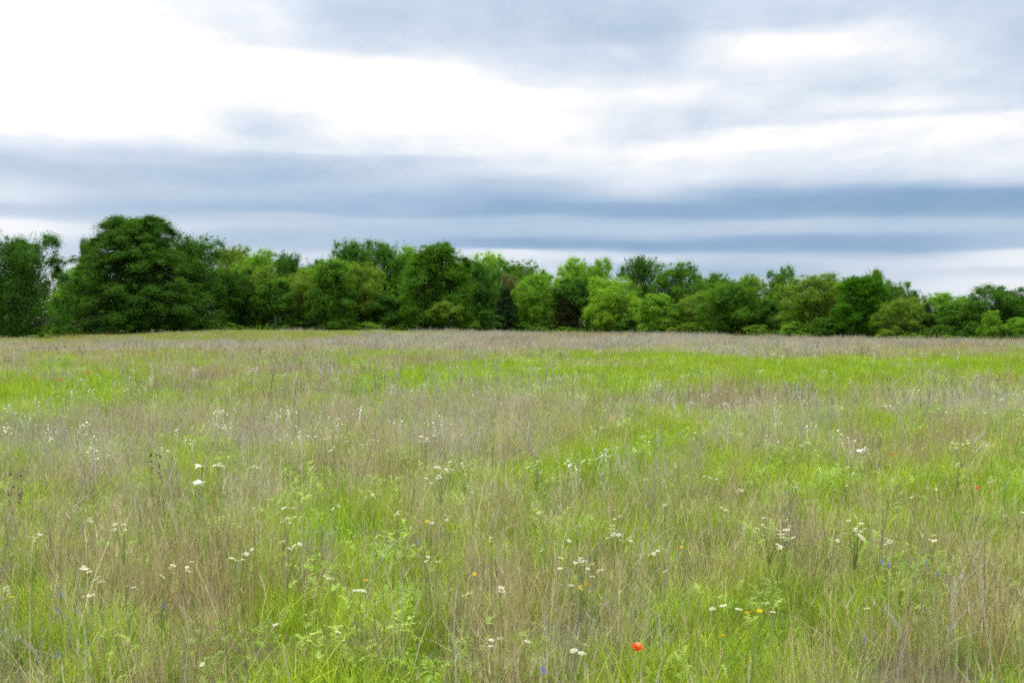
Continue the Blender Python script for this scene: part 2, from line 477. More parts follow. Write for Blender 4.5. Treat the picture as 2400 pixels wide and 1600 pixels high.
def make_tufts(lod, rng):
    """source tufts of each plant for one level of detail"""
    wm = (1.15, 2.2, 4.6)[lod]           # stem width
    cm = (0.58, 0.62, 0.55)[lod]         # stem number
    rm = (0.72, 1.45, 2.6)[lod]           # tuft radius
    sg = (4, 3, 2)[lod]
    out = {}
    L_ = []
    for v in range(4):
        G = Geo()
        ribbons(G, int(270 * cm), 0.29 * rm, (0.12, 0.42), (0.0026 * wm, 0.0052 * wm), (0.1, 0.62), sg, rng, tipw=0.1)
        ribbons(G, int(40 * cm), 0.27 * rm, (0.30, 0.50), (0.0022 * wm, 0.004 * wm), (0.1, 0.5), sg, rng, tipw=0.1)
        L_.append(G)
    out["green"] = (L_, M_GREEN)
    L_ = []
    for v in range(5):
        G = Geo()
        # stems stand in a few small bunches
        nb = (7, 12, 16)[lod]
        bc = rng.normal(0, 0.15 * rm, (nb, 2))
        n1 = int(62 * cm)
        base = bc[rng.integers(0, nb, n1)] + rng.normal(0, 0.035 * rm, (n1, 2))
        tips, h = ribbons(G, n1, 0, (0.26, 0.62), (0.0017 * wm, 0.003 * wm), (0.03, 0.36), sg, rng, flat=0.7, tipw=0.45, base=base)
        # broken and drooping old leaves round the stems
        base = bc[rng.integers(0, nb, n1)] + rng.normal(0, 0.045 * rm, (n1, 2))
        ribbons(G, n1, 0, (0.12, 0.42), (0.0018 * wm, 0.0035 * wm), (0.3, 1.3), sg, rng, flat=0.5, tipw=0.1, base=base)
        # spent seed heads: short splayed hairs at the tips
        for tp in tips[:: (2 if lod == 0 else 4)]:
            ribbons(G, 3, 0.004, (0.03, 0.09), (0.0014 * wm, 0.0026 * wm), (0.1, 0.7), 1, rng, base=np.repeat(tp[None, :2], 3, 0), z0=tp[2] - 0.03, bvr=(0.4, 1))
        L_.append(G)
    out["dry"] = (L_, M_DRY)
    L_ = []
    for v in range(5):
        G = Geo()
        for k in range((1, 4, 10)[lod]):
            b = rng.normal(0, 0.18 * rm, 2) * (lod > 0)
            hh = rng.uniform(0.30, 0.62)
            lean = rng.normal(0, 0.16, 2)
            for s in range(int(rng.integers(6, 13))):
                z0 = hh * rng.uniform(0.25, 0.95)
                p0 = b + lean * z0
                tips, _ = ribbons(G, 1, 0.0, (0.06, 0.24), (0.0016 * wm, 0.003 * wm), (0.35, 1.0), 2, rng, flat=0.8, base=p0[None], z0=z0, tipw=0.5)
                ribbons(G, 3, 0.003, (0.02, 0.05), (0.002 * wm, 0.004 * wm), (0.4, 1.2), 1, rng, base=np.repeat(tips[:, :2], 3, 0), z0=tips[0, 2] - 0.01, bvr=(0.2, 0.9))
            for ang in (0, 1.57):
                t = np.linspace(0, 1, 5)
                c = b[None] + lean[None] * (hh * t)[:, None]
                sdir = np.array([math.cos(ang), math.sin(ang)])
                wv = (0.0026 * wm * (1 - 0.6 * t))[:, None]
                Lp = np.concatenate([c - sdir * wv, (hh * t)[:, None]], 1); Rp = np.concatenate([c + sdir * wv, (hh * t)[:, None]], 1)
                V = np.stack([Lp, Rp], 1).reshape(-1, 3)
                F = [f for i in range(4) for f in ((2 * i, 2 * i + 1, 2 * i + 3), (2 * i, 2 * i + 3, 2 * i + 2))]
                G.add(V, F, rng.random())
        L_.append(G)
    out["dead"] = (L_, M_DEAD)
    L_ = []
    for v in range(5):
        G = Geo()
        for k in range((22, 30, 40)[lod]):            # feathery leaves: midrib with many fine leaflets
            b = rng.normal(0, 0.14 * rm, 2); ang = rng.random() * 6.28
            D = np.array([math.cos(ang), math.sin(ang)]); S = np.array([-D[1], D[0]])
            ln = rng.uniform(0.04, 0.10); up = rng.uniform(0.4, 1.5); z0 = rng.uniform(0.03, 0.26)
            m = (8, 4, 3)[lod]
            for i in range(m):
                t = (i + 1) / m
                c = np.array([*(b + D * ln * t * (0.5 + 0.5 * t)), z0 + ln * up * t * (1.5 - 0.8 * t)])
                for sd in (-1, 1):
                    ll = ln * 0.30 * (1.15 - t) * rng.uniform(0.5, 1.3) + 0.008
                    tip = c + np.array([*(S * sd * ll + D * ll * rng.uniform(0, 0.9)), ll * rng.uniform(-0.8, 0.8)])
                    wv = np.array([*(D * 0.0032 * wm), 0.002 * wm])
                    G.add([c - wv, c + wv, tip + wv * 0.4], [(0, 1, 2)], rng.random())
        L_.append(G)
    out["fern"] = (L_, M_FERN)
    return out


# patches seen in the meadow: photograph centre, half-width, half-height -> ground cover there
# (x, y, rx, ry, green, dry, red, grey)
PATCH = [
    (1340, 885, 210, 26, 1.0, -0.85, 0, 0), (1470, 834, 90, 7, 1.0, -0.9, 0, 0), (1600, 836, 60, 7, 0.9, -0.8, 0, 0),
    (1720, 858, 150, 14, 0.8, -0.6, 0, 0), (1980, 868, 120, 14, 0.8, -0.6, 0, 0), (2120, 852, 150, 14, 0.8, -0.7, 0, 0),
    (2330, 850, 110, 14, 0.7, -0.6, 0, 0), (1800, 885, 160, 12, 0.4, -0.3, 0, 0), (1560, 900, 130, 12, 0.5, -0.4, 0, 0),
    (120, 915, 200, 34, 1.0, -0.85, 0, 0), (270, 885, 90, 12, 0.9, -0.8, 0, 0), (60, 950, 90, 20, 0.6, -0.5, 0, 0),
    (1010, 888, 40, 14, 0.9, -0.7, 0, 0), (880, 880, 70, 12, 0.6, -0.5, 0, 0), (560, 935, 60, 16, 0.5, -0.4, 0, 0),
    (1110, 855, 60, 8, 0.6, -0.5, 0, 0), (850, 845, 30, 5, 0.5, -0.5, 0, 0),
    (420, 1065, 40, 40, 0.6, -0.5, 0, 0), (290, 1085, 30, 26, 0.8, -0.7, 0, 0), (1270, 965, 40, 20, 0.6, -0.5, 0, 0),
    (1430, 1060, 60, 26, 0.8, -0.7, 0, 0), (2090, 985, 60, 18, 0.7, -0.6, 0, 0), (1500, 1035, 60, 20, 0.5, -0.4, 0, 0),
    (850, 1215, 100, 36, 1.0, -0.9, 0, 0), (760, 1150, 120, 30, 0.5, -0.4, 0, 0), (1310, 1200, 70, 50, 0.9, -0.8, 0, 0),
    (1500, 1170, 150, 36, 0.9, -0.75, 0, 0), (1680, 1160, 50, 30, 0.6, -0.5, 0, 0), (1950, 1110, 40, 30, 0.7, -0.6, 0, 0),
    (1100, 1180, 150, 30, 0.4, -0.3, 0, 0), (30, 1360, 40, 40, 0.8, -0.7, 0, 0), (560, 1310, 60, 40, 0.5, -0.4, 0, 0),
    (130, 1500, 50, 50, 0.9, -0.8, 0, 0), (640, 1330, 70, 40, 0.7, -0.6, 0, 0), (870, 1330, 90, 40, 0.6, -0.5, 0, 0),
    (800, 1420, 120, 60, 0.6, -0.45, 0, 0), (1660, 1480, 80, 60, 1.0, -0.9, 0, 0), (1390, 1470, 70, 50, 0.5, -0.35, 0, 0),
    (2255, 1500, 50, 44, 1.1, -1.0, 0, 0), (2300, 1190, 80, 60, 0.5, -0.4, 0, 0), (1880, 1310, 80, 50, 0.5, -0.4, 0, 0),
    (2090, 1350, 40, 40, 0.7, -0.5, 0, 0), (1850, 1080, 40, 20, 0.3, -0.2, 0, 0),
    (700, 1540, 160, 50, 0.5, -0.4, 0, 0), (350, 1420, 200, 40, 0.4, -0.3, 0, 0), (1500, 1580, 200, 40, 0.4, -0.3, 0, 0),
    # old bluestem, reddish brown
    (1720, 930, 100, 18, -0.5, 0.5, 0.7, 0), (2130, 1030, 100, 30, -0.2, 0.3, 0.6, 0), (480, 870, 60, 10, -0.4, 0.4, 0.5, 0),
    (660, 872, 50, 10, -0.3, 0.3, 0.5, 0), (120, 985, 120, 14, -0.3, 0.3, 0.5, 0), (450, 1290, 200, 46, -0.4, 0.45, 0.35, 0),
    (1180, 1400, 180, 60, -0.4, 0.5, 0.45, 0), (2080, 1420, 170, 70, -0.4, 0.5, 0.45, 0), (2000, 1540, 160, 50, -0.3, 0.4, 0.4, 0),
    (1950, 1230, 120, 30, -0.2, 0.3, 0.3, 0), (720, 1260, 60, 30, -0.4, 0.4, 0.4, 0), (2350, 1400, 80, 60, -0.2, 0.3, 0.3, 0),
    (1350, 1330, 140, 40, -0.3, 0.3, 0.4, 0), (1050, 905, 40, 10, -0.2, 0.2, 0.4, 0), (1740, 1100, 120, 30, -0.1, 0.2, 0.5, 0),
    # bleached grey stands
    (1560, 1075, 100, 24, -0.1, 0.2, 0, 0.7), (620, 1020, 100, 24, 0, 0.1, 0, 0.4), (1080, 1015, 120, 26, -0.1, 0.2, 0, 0.6),
    (1900, 990, 160, 40, -0.1, 0.2, 0, 0.5), (180, 1040, 100, 30, -0.1, 0.2, 0, 0.5), (2250, 930, 150, 30, -0.2, 0.3, 0, 0.6),
    (640, 1100, 100, 20, 0, 0.1, 0, 0.4), (300, 1130, 120, 30, 0, 0.1, 0.2, 0.3),
]
# where the tall grass stops in front of the trees, by photograph column
EDGE_X = np.array([-900, 0, 150, 400, 700, 900, 1050, 1400, 1800, 2100, 2400, 3300])
EDGE_D = np.array([106, 106, 108, 110, 116, 128, 160, 172, 142, 126, 122, 122])
TREE_D = np.array([150, 150, 160, 168, 172, 172, 174, 174, 148, 132, 128, 128])


def cover(x, y):
    u = 1200 + FPX * x / y
    v = HOR + FPX * (CAM_H - 0.35) / y
    far = np.clip((y - 45) / 55, 0, 1)
    n1 = vnoise(x / 2.6, y / 3.4, 3); n2 = 0.75 * vnoise(x / 0.7, y / 0.95, 4) + 0.6 * vnoise(x / 1.4, y / 2.2, 14); n3 = vnoise(x / 8, y / 16, 5); n4 = vnoise(x / 5, y / 9, 6)
    green = 0.78 + 0.22 * n1 + 0.46 * n2 - 0.52 * far
    dry = 0.50 - 0.20 * n1 - 0.46 * n2 + 0.14 * n3 + 0.36 * far
    red = 0.08 + 0.18 * n4 + 0.12 * n2
    grey = 0.12 + 0.25 * n3 - 0.2 * n4 + 0.14 * np.clip((y - 9) / 12, 0, 1) + 0.25 * far
    # warp so that patches have ragged rims
    uw = u + (n1 * 60 + n2 * 26) * np.clip(14 / y, 0.25, 1.5)
    vw = v + (n2 * 14 + n1 * 8) * np.clip(14 / y, 0.12, 1.5)
    for (px, py, rx, ry, g, d, r, e) in PATCH:
        q = ((uw - px) / rx) ** 2 + ((vw - py) / ry) ** 2
        k = np.exp(-0.5 * q ** 1.5) * np.clip(0.92 + 0.6 * n2, 0.3, 1.3)
        green += g * k; dry += d * k; red += r * k; grey += e * k
    # far reddish band before the trees in the middle
    red += 0.28 * np.clip((y - 95) / 30, 0, 1) * np.clip(1 - np.abs(u - 1250) / 700, 0, 1)
    return green, dry, np.clip(red, 0, 1), np.clip(grey, 0, 1), u


def scatter(name, kinds_pts, label, cat):
    """one stuff object: points carrying tuft index, turn, size and tint; geometry nodes set a tuft on each"""
    me = bpy.data.meshes.new(name)
    P = np.concatenate([k["P"] for k in kinds_pts]).astype(np.float32)
    me.vertices.add(len(P)); me.vertices.foreach_set("co", P.ravel())
    a = me.attributes.new("rot", 'FLOAT_VECTOR', 'POINT'); a.data.foreach_set("vector", np.concatenate([k["R"] for k in kinds_pts]).astype(np.float32).ravel())
    a = me.attributes.new("siz", 'FLOAT_VECTOR', 'POINT'); a.data.foreach_set("vector", np.concatenate([k["S"] for k in kinds_pts]).astype(np.float32).ravel())
    a = me.attributes.new("tint", 'FLOAT_VECTOR', 'POINT'); a.data.foreach_set("vector", np.concatenate([k["T"] for k in kinds_pts]).astype(np.float32).ravel())
    src = bpy.data.collections.new(name + "_sources")
    idx, off = [], 0
    for k in kinds_pts:
        for i, msh in enumerate(k["meshes"]):
            so = bpy.data.objects.new("%s_%03d" % (name, off + i), msh)
            src.objects.link(so)
        idx.append(k["I"] + off); off += len(k["meshes"])
    a = me.attributes.new("idx", 'INT', 'POINT'); a.data.foreach_set("value", np.concatenate(idx).astype(np.int32))
    o = link(name, me)
    ng = bpy.data.node_groups.new(name + "_scatter", 'GeometryNodeTree')
    ng.interface.new_socket("Geometry", in_out='INPUT', socket_type='NodeSocketGeometry')
    ng.interface.new_socket("Geometry", in_out='OUTPUT', socket_type='NodeSocketGeometry')
    N, L = ng.nodes, ng.links
    gi, go = N.new("NodeGroupInput"), N.new("NodeGroupOutput")
    ci = N.new("GeometryNodeCollectionInfo"); ci.inputs["Collection"].default_value = src
    ci.inputs["Separate Children"].default_value = True; ci.inputs["Reset Children"].default_value = True
    ip = N.new("GeometryNodeInstanceOnPoints"); ip.inputs["Pick Instance"].default_value = True

    def na(nm, ty):
        n = N.new("GeometryNodeInputNamedAttribute"); n.data_type = ty; n.inputs["Name"].default_value = nm
        return n.outputs[0]
    L.new(gi.outputs[0], ip.inputs["Points"]); L.new(ci.outputs[0], ip.inputs["Instance"])
    L.new(na("idx", 'INT'), ip.inputs["Instance Index"])
    e2r = N.new("FunctionNodeEulerToRotation"); L.new(na("rot", 'FLOAT_VECTOR'), e2r.inputs[0])
    L.new(e2r.outputs[0], ip.inputs["Rotation"]); L.new(na("siz", 'FLOAT_VECTOR'), ip.inputs["Scale"])
    L.new(ip.outputs[0], go.inputs[0])
    md = o.modifiers.new("scatter", 'NODES'); md.node_group = ng
    tag(o, label, cat, kind="stuff")
    return o


def field_points(d0, d1, per_m2, rng, wide=0.47):
    area = wide * (d1 ** 2 - d0 ** 2) + 6 * (d1 - d0)
    n = int(area * per_m2)
    y = np.sqrt(rng.random(n) * (d1 ** 2 - d0 ** 2) + d0 ** 2)
    x = (rng.random(n) * 2 - 1) * (y * wide + 1.5)
    return x, y


def build_meadow():
    rng = np.random.default_rng(5)
    store = {"green": [], "dry": [], "dead": [], "fern": []}
    for lod, (d0, d1, dens) in enumerate([(3.0, 24, {"green": 15, "dry": 14, "dead": 4.6, "fern": 5.0}),
                                          (24, 58, {"green": 4.3, "dry": 4.3, "dead": 0.9, "fern": 1.2}),
                                          (58, 178, {"green": 1.35, "dry": 1.7, "dead": 0.14, "fern": 0.06})]):
        tufts = make_tufts(lod, rng)
        for kind, (geos, mat) in tufts.items():
            meshes = [g.mesh("%s_tuft" % kind, mat) for g in geos]
            x, y = field_points(d0, d1, dens[kind], rng)
            g, d, r, e, u = cover(x, y)
            edge = np.interp(u, EDGE_X, EDGE_D) + 5 * vnoise(x / 6, y / 30, 9)
            inside = y < edge
            n = len(x)
            if kind == "green":
                prob = np.clip(g * 1.15, 0.08, 1); prob = np.where(inside, prob, 0.9)
            elif kind == "dry":
                prob = np.clip(d, 0.03, 1); prob = np.where(inside, prob, 0.05)
            elif kind == "dead":
                prob = np.where(inside, np.clip(0.25 + e * 0.7 + 0.3 * d - 0.25 * g, 0, 1), 0.0)
            else:
                prob = np.where(inside, np.clip(0.35 * g + 0.35 * vnoise(x / 1.6, y / 2.0, 8), 0, 1) * np.where(y < 9.5, 1.5, 0.8), 0.0)
            if kind in ("dead", "fern"):
                prob = np.where(y < 5.6, 0, prob)
            k = rng.random(n) < prob
            x, y, g, d, r, e, inside = (q[k] for q in (x, y, g, d, r, e, inside))
            n = len(x)
            P = np.stack([x, y, terrain(x, y) - 0.01], 1)
            R = np.stack([rng.normal(0, 0.07, n), rng.normal(0, 0.07, n), rng.random(n) * 6.28], 1)
            s = rng.uniform(0.75, 1.25, n)
            hs = s.copy()
            if kind == "green":
                hs = s * np.clip(0.50 + 0.28 * g, 0.45, 0.9) * np.clip(0.86 + (y - 14) / 110, 0.74, 1.25)
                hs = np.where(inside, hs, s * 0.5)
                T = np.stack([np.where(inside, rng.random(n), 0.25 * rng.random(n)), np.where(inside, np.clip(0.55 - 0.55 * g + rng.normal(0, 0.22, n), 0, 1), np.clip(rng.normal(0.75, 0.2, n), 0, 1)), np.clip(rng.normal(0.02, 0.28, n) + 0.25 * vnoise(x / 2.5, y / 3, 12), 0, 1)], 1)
            elif kind == "dry":
                hs = s * (0.70 + 0.25 * np.clip(d, 0, 1)) * rng.uniform(0.75, 1.15, n)
                T = np.stack([rng.random(n), np.clip(r + rng.normal(0, 0.2, n), 0, 1), np.clip(e + rng.normal(0, 0.22, n), 0, 1)], 1)
            elif kind == "dead":
                hs = s * rng.uniform(0.7, 1.1, n)
                T = np.stack([rng.random(n), np.clip(rng.normal(0.1, 0.3, n), 0, 1), np.clip(rng.normal(0.3, 0.35, n), 0, 1)], 1)
            else:
                hs = s * rng.uniform(0.7, 1.3, n)
                T = rng.random((n, 3)); T[:, 1:] *= 0.6
            store[kind].append({"P": P, "R": R, "S": np.stack([s, s, hs], 1), "T": T, "I": rng.integers(0, len(meshes), n), "meshes": meshes})
    scatter("green_grass", store["green"], "bright green spring grass growing in patches over the meadow", "grass")
    scatter("dry_grass", store["dry"], "tan and reddish dry grass stalks standing over the whole meadow", "grass")
    scatter("dead_weed_stalks", store["dead"], "bleached grey branched dead weed stalks scattered among the grass", "weeds")
    scatter("feathery_weeds", store["fern"], "low feathery pale green weeds between the grass tufts", "weeds")


build_meadow()
# ------------------------------------------------------------------ trees
def leaf_tris(C, OUT, size, rng, up=0.45, outw=0.85, aspect=0.55):
    """one small leaf spray (triangle) at each centre, facing roughly up and outward"""
    n = len(C)
    nrm = rng.normal(0, 1, (n, 3)); nrm /= np.linalg.norm(nrm, axis=1)[:, None]
    nrm = nrm * 0.34 + OUT * outw + np.array([0, 0, up])
    nrm /= np.linalg.norm(nrm, axis=1)[:, None]
    r = rng.normal(0, 1, (n, 3))
    a = np.cross(nrm, r); a /= np.linalg.norm(a, axis=1)[:, None] + 1e-9
    b = np.cross(nrm, a)
    s = (size * rng.uniform(0.6, 1.3, n))[:, None]
    V = np.stack([C - a * s * 0.5 - b * s * aspect * 0.5, C - a * s * 0.4 + b * s * aspect * 0.5, C + a * s * 0.7], 1)
    F = np.arange(n * 3).reshape(n, 3)
    return V.reshape(-1, 3), F


def make_tree(kind, seed, H=10.0, W=8.0, leaves=26000, size=0.24, low=0.06, trunk_lean=0.0):
    """trunk and limbs mesh, crown mesh; base at the origin, H tall and W wide"""
    rng = np.random.default_rng(seed)
    woods = []
    R0 = 0.022 * H + 0.05
    top = 0.80 * H if kind not in ("cedar",) else 0.97 * H
    nst = 1 if kind not in ("shrub", "multi") else int(rng.integers(3, 6))
    stems = []
    for s in range(nst):
        a = rng.random() * 6.28
        spread = 0.0 if nst == 1 else rng.uniform(0.12, 0.32) * W
        t = np.linspace(0, 1, 8)
        P = np.stack([np.cos(a) * spread * t ** 1.2 + np.cumsum(rng.normal(0, 0.012 * H, 8)) * t + trunk_lean * t * H,
                      np.sin(a) * spread * t ** 1.2 + np.cumsum(rng.normal(0, 0.012 * H, 8)) * t,
                      t * top * (1 if nst == 1 else rng.uniform(0.75, 1.0))], 1)
        rr = R0 * (1 if nst == 1 else 0.5) * (1 - 0.86 * t); rr[0] *= 1.35
        wood = Geo(); woods.append(wood)
        wood.add(*tube(P, rr, 7), 0.5)
        stems.append((P, rr))

    def prof(z):
        """crown half-width at relative height z"""
        if kind == "dome": return 0.5 * W * np.sqrt(np.clip(1 - ((z - 0.52) / 0.50) ** 2, 0.0, 1)) ** 0.8
        if kind == "spiky": return 0.5 * W * np.interp(z, [0, .12, .35, .6, .85, 1], [.62, .85, 1, .97, .80, .5])
        if kind == "pyramid": return 0.5 * W * np.interp(z, [0, .08, .2, .32, .5, .65, .8, .92, 1], [.9, 1, 1, .97, .86, .72, .52, .44, .28])
        if kind == "cedar": return 0.5 * W * np.interp(z, [0, .08, .3, .7, 1], [.6, .9, 1, .55, .04])
        if kind == "tall": return 0.5 * W * np.interp(z, [0, .15, .4, .75, .92, 1], [.75, .95, 1, .78, .5, .18])
        if kind == "sparse": return 0.5 * W * np.interp(z, [0, .3, .5, .8, 1], [.2, .5, .9, 1, .5])
        if kind == "lollipop": return 0.5 * W * np.interp(z, [0, .25, .45, .7, .9, 1], [.1, .55, .95, 1, .7, .25])
        return 0.5 * W * np.interp(z, [0, .15, .45, .75, 1], [.75, .95, 1, .75, .3])      # shrub / multi
    ncl = {"pyramid": 620, "cedar": 220, "shrub": 130, "multi": 240, "sparse": 100, "tall": 440, "spiky": 320, "lollipop": 190}.get(kind, 360)
    lo = {"sparse": 0.42, "lollipop": 0.32}.get(kind, low)
    lobed = kind not in ("pyramid", "cedar")
    nl = {"tall": 26, "shrub": 8, "multi": 14, "sparse": 10, "lollipop": 11, "spiky": 20}.get(kind, 20)

    def lobe_r(z, a):
        pr = float(prof(np.array(z)))
        return pr * (1 + 0.13 * math.sin(2 * a + seed) + 0.08 * math.sin(3 * a + 1.7 * seed + 6 * z))
    lobes = []
    if lobed:
        for i in range(nl):
            z = lo + 0.05 + ((0.88 if kind == "spiky" else 0.84) - lo) * ((i + rng.random()) / nl)
            a = i * 2.39996 + rng.normal(0, 0.35)
            R = rng.uniform(0.13, 0.25) * min(W, H) * (0.8 if kind in ("tall", "spiky") else 1.0)
            r = max(0.0, lobe_r(z, a) - R * 0.8) * rng.uniform(0.85, 1.05)
            lobes.append((np.array([math.cos(a) * r, math.sin(a) * r, z * H]), R))
        lobes.append((np.array([0, 0, 0.97 * H - 0.17 * W * 0.8]), 0.17 * W))
        lobes.append((np.array([0.02 * W, 0, 0.5 * H]), 0.26 * W))
    cl, OD = [], []
    for i in range(ncl):
        si = int(rng.integers(nst)); P, rr = stems[si]; wood = woods[si]
        if lobed:
            c, R = lobes[int(rng.choice(len(lobes), p=np.array([l[1] ** 2 for l in lobes]) / sum(l[1] ** 2 for l in lobes)))]
            ax_ = np.array([np.interp(c[2], P[:, 2], P[:, k]) for k in range(2)])
            d = rng.normal(0, 1, 3) + np.array([c[0], c[1], 0.0]) / (np.hypot(c[0], c[1]) + 0.4) * 0.9 + np.array([0, 0, 0.45])
            d /= np.linalg.norm(d)
            c1 = c + d * np.array([1, 1, 0.85]) * R * rng.uniform(0.55, 1.05)
            c1[2] = np.clip(c1[2], lo * H * 0.8, H * 0.985)
            z0 = max(0.04 * H, c[2] - 0.6 * np.hypot(*c1[:2]))
            c0 = np.array([np.interp(z0, P[:, 2], P[:, k]) for k in range(2)])
            cl.append(c1); OD.append(d)
            r = float(np.hypot(*(c1[:2] - c0)))
        else:
            z = lo + (0.97 - lo) * rng.random() ** 0.92
            a = i * 2.39996 + rng.normal(0, 0.5)
            r = lobe_r(z, a) * (1 + rng.normal(0, 0.08)) * (0.3 + 0.7 * rng.random() ** 0.45)
            z0 = max(0.04 * H, z * H - (0.12 if kind == "cedar" else -0.05) * r)
            c0 = np.array([np.interp(z0, P[:, 2], P[:, k]) for k in range(2)])
            c1 = np.array([c0[0] + math.cos(a) * r, c0[1] + math.sin(a) * r, z * H - (0.10 * r if kind == "pyramid" and z < 0.5 else 0)])
            cl.append(c1); OD.append(np.array([math.cos(a) * 0.8, math.sin(a) * 0.8, 0.6]))
        if i % 4 == 0:
            t = np.linspace(0, 1, 5)
            start = np.array([c0[0], c0[1], min(z0, P[-1, 2])])
            Q = start + (c1 - start) * t[:, None]
            Q[:, 2] += 0.06 * r * np.sin(t * 3.14) + rng.normal(0, 0.02 * r, 5)
            rad = 0.30 * float(np.interp(z0, P[:, 2], rr)) * (1 - 0.8 * t) + 0.008
            wood.add(*tube(Q, rad, 4), 0.5)
    cl = np.array(cl); OD = np.array(OD)
    # clump sizes
    cr = {"pyramid": 0.046, "cedar": 0.06, "shrub": 0.12, "sparse": 0.065, "tall": 0.055}.get(kind, 0.068) * H * rng.uniform(0.5, 1.5, ncl)
    fl = {"pyramid": 0.7, "cedar": 0.8, "spiky": 0.9}.get(kind, 0.8)
    w = cr ** 2.2; w /= w.sum()
    which = rng.choice(ncl, leaves, p=w)
    dirs = rng.normal(0, 1, (leaves, 3)); dirs /= np.linalg.norm(dirs, axis=1)[:, None]
    rad = np.minimum(np.abs(rng.normal(0, 0.62, leaves)), 1.0 + 0.1 * rng.random(leaves))
    off = dirs * (rad * cr[which])[:, None]
    off[:, 2] *= fl
    if kind == "pyramid":      # sprays drawn out along the bough and drooping at the tip
        out = OD[which, :2] / 0.8
        rdl = (off[:, :2] * out).sum(1)
        off[:, :2] += out * (rdl * 0.45)[:, None]
        off[:, 2] -= 0.25 * np.clip(rdl, 0, None)
    C = cl[which] + off
    tone = rng.random(ncl)
    bv = np.clip(0.20 + 0.50 * tone[which] + 0.20 * rng.random(leaves), 0, 1)
    G = Geo()
    OUT = dirs * np.minimum(rad, 1)[:, None] * 0.5 + OD[which] * 0.8
    keep = C[:, 2] > 0.05
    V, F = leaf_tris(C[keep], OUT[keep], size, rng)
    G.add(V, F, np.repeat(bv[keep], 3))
    # inner foliage along the limbs
    m = leaves // 5
    z = lo + (0.9 - lo) * rng.random(m); a = rng.random(m) * 6.28
    r = prof(z) * 0.62 * np.sqrt(rng.random(m))
    if kind == "sparse": r *= 0.7
    C = np.stack([np.cos(a) * r, np.sin(a) * r, z * H], 1)
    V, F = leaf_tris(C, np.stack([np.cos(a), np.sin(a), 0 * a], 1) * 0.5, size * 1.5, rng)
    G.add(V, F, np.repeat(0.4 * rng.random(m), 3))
    # leafy shoots breaking the outline
    nsh = {"spiky": 130, "pyramid": 110, "dome": 70, "tall": 110, "cedar": 60, "sparse": 50, "multi": 60, "lollipop": 40}.get(kind, 40)
    for i in range(nsh):
        z = lo + (0.93 - lo) * rng.random() ** (0.45 if kind in ("spiky", "tall") else 0.8)
        a = rng.random() * 6.28
        pr = float(prof(np.array(z))) * rng.uniform(0.35 if z > 0.8 else 0.75, 0.95)
        p0 = np.array([math.cos(a) * pr + trunk_lean * z * H, math.sin(a) * pr, z * H])
        ln = (0.05 + 0.09 * rng.random()) * H * (0.95 if kind == "spiky" else 0.5)
        upv = {"spiky": 0.9, "tall": 0.9, "pyramid": -0.1 + 1.2 * (z > 0.75), "cedar": 0.5}.get(kind, 0.55)
        d = np.array([math.cos(a), math.sin(a), upv + (1.2 if z > 0.8 else 0)]) + rng.normal(0, 0.3, 3)
        d /= np.linalg.norm(d)
        m = 90
        t = rng.random(m)
        side = rng.normal(0, 1, (m, 3)) * ((0.014 if kind == "spiky" else 0.018) * H * (1.15 - t))[:, None]
        Cc = p0 + d * (ln * t)[:, None] + side + np.stack([0 * t, 0 * t, 0.10 * ln * np.sin(t * 3)], 1)
        V, F = leaf_tris(Cc, np.repeat(d[None], m, 0), size * 0.75, rng)
        G.add(V, F, np.repeat(np.clip(0.2 + 0.7 * rng.random(m), 0, 1), 3))
    return [w_.mesh("trunk", M_BARK, True) for w_ in woods], G.mesh("crown", M_LEAF)


PROTO = {}
def proto(kind, k):
    key = (kind, k)
    if key not in PROTO:
        spec = {"dome": dict(H=10, W=9, leaves=50000, size=0.165), "spiky": dict(H=10, W=8, leaves=46000, size=0.165), "cedar": dict(H=8, W=4.5, leaves=22000, size=0.16),
                "tall": dict(H=12, W=8, leaves=60000, size=0.175), "sparse": dict(H=12, W=7, leaves=11000, size=0.22), "lollipop": dict(H=6, W=4.5, leaves=18000, size=0.16),
                "shrub": dict(H=3, W=3.6, leaves=9000, size=0.14, low=0.08), "multi": dict(H=8, W=7, leaves=36000, size=0.16)}[kind]
        PROTO[key] = (make_tree(kind, sum(map(ord, kind)) + 31 * k, **spec), spec["H"], spec["W"])
    return PROTO[key]


def plant(name, px, top, base, width, kind, k, col, label, cat="tree", back=0.0, turn=None, group=None, meshes=None):
    """a tree seen at photograph column px with its top and foot rows; 'back' metres behind the wood's edge"""
    d = float(np.interp(px, EDGE_X, TREE_D)) + back
    x = (px - 1200) / FPX * d
    gz = float(terrain(x, d))
    Hm = (HOR - top) / FPX * d + CAM_H - gz
    Wm = 1.1 * width / FPX * d
    if meshes: (wood, crown), H0, W0 = meshes
    else: (wood, crown), H0, W0 = proto(kind, k)
    root = link(name, None, loc=(x, d, gz))
    root.rotation_euler[2] = turn if turn is not None else random.random() * 6.28
    root.scale = (Wm / W0, Wm / W0, Hm / H0)
    tag(root, label, cat, group)
    for w_ in wood: link("trunk", w_, root)
    c = link("crown", crown, root)
    c.color = (*col, 1)
    return root


random.seed(3)
DK = (0.062, 0.150, 0.022)      # dark elm green
BG = (0.064, 0.155, 0.026)      # bluish green
MD = (0.092, 0.205, 0.026)      # mid green
OL = (0.155, 0.250, 0.036)      # olive
LT = (0.160, 0.310, 0.034)      # fresh light green
YL = (0.225, 0.385, 0.040)      # yellow green
CE = (0.030, 0.062, 0.022)      # cedar
PI = (0.055, 0.132, 0.018)      # pin oak

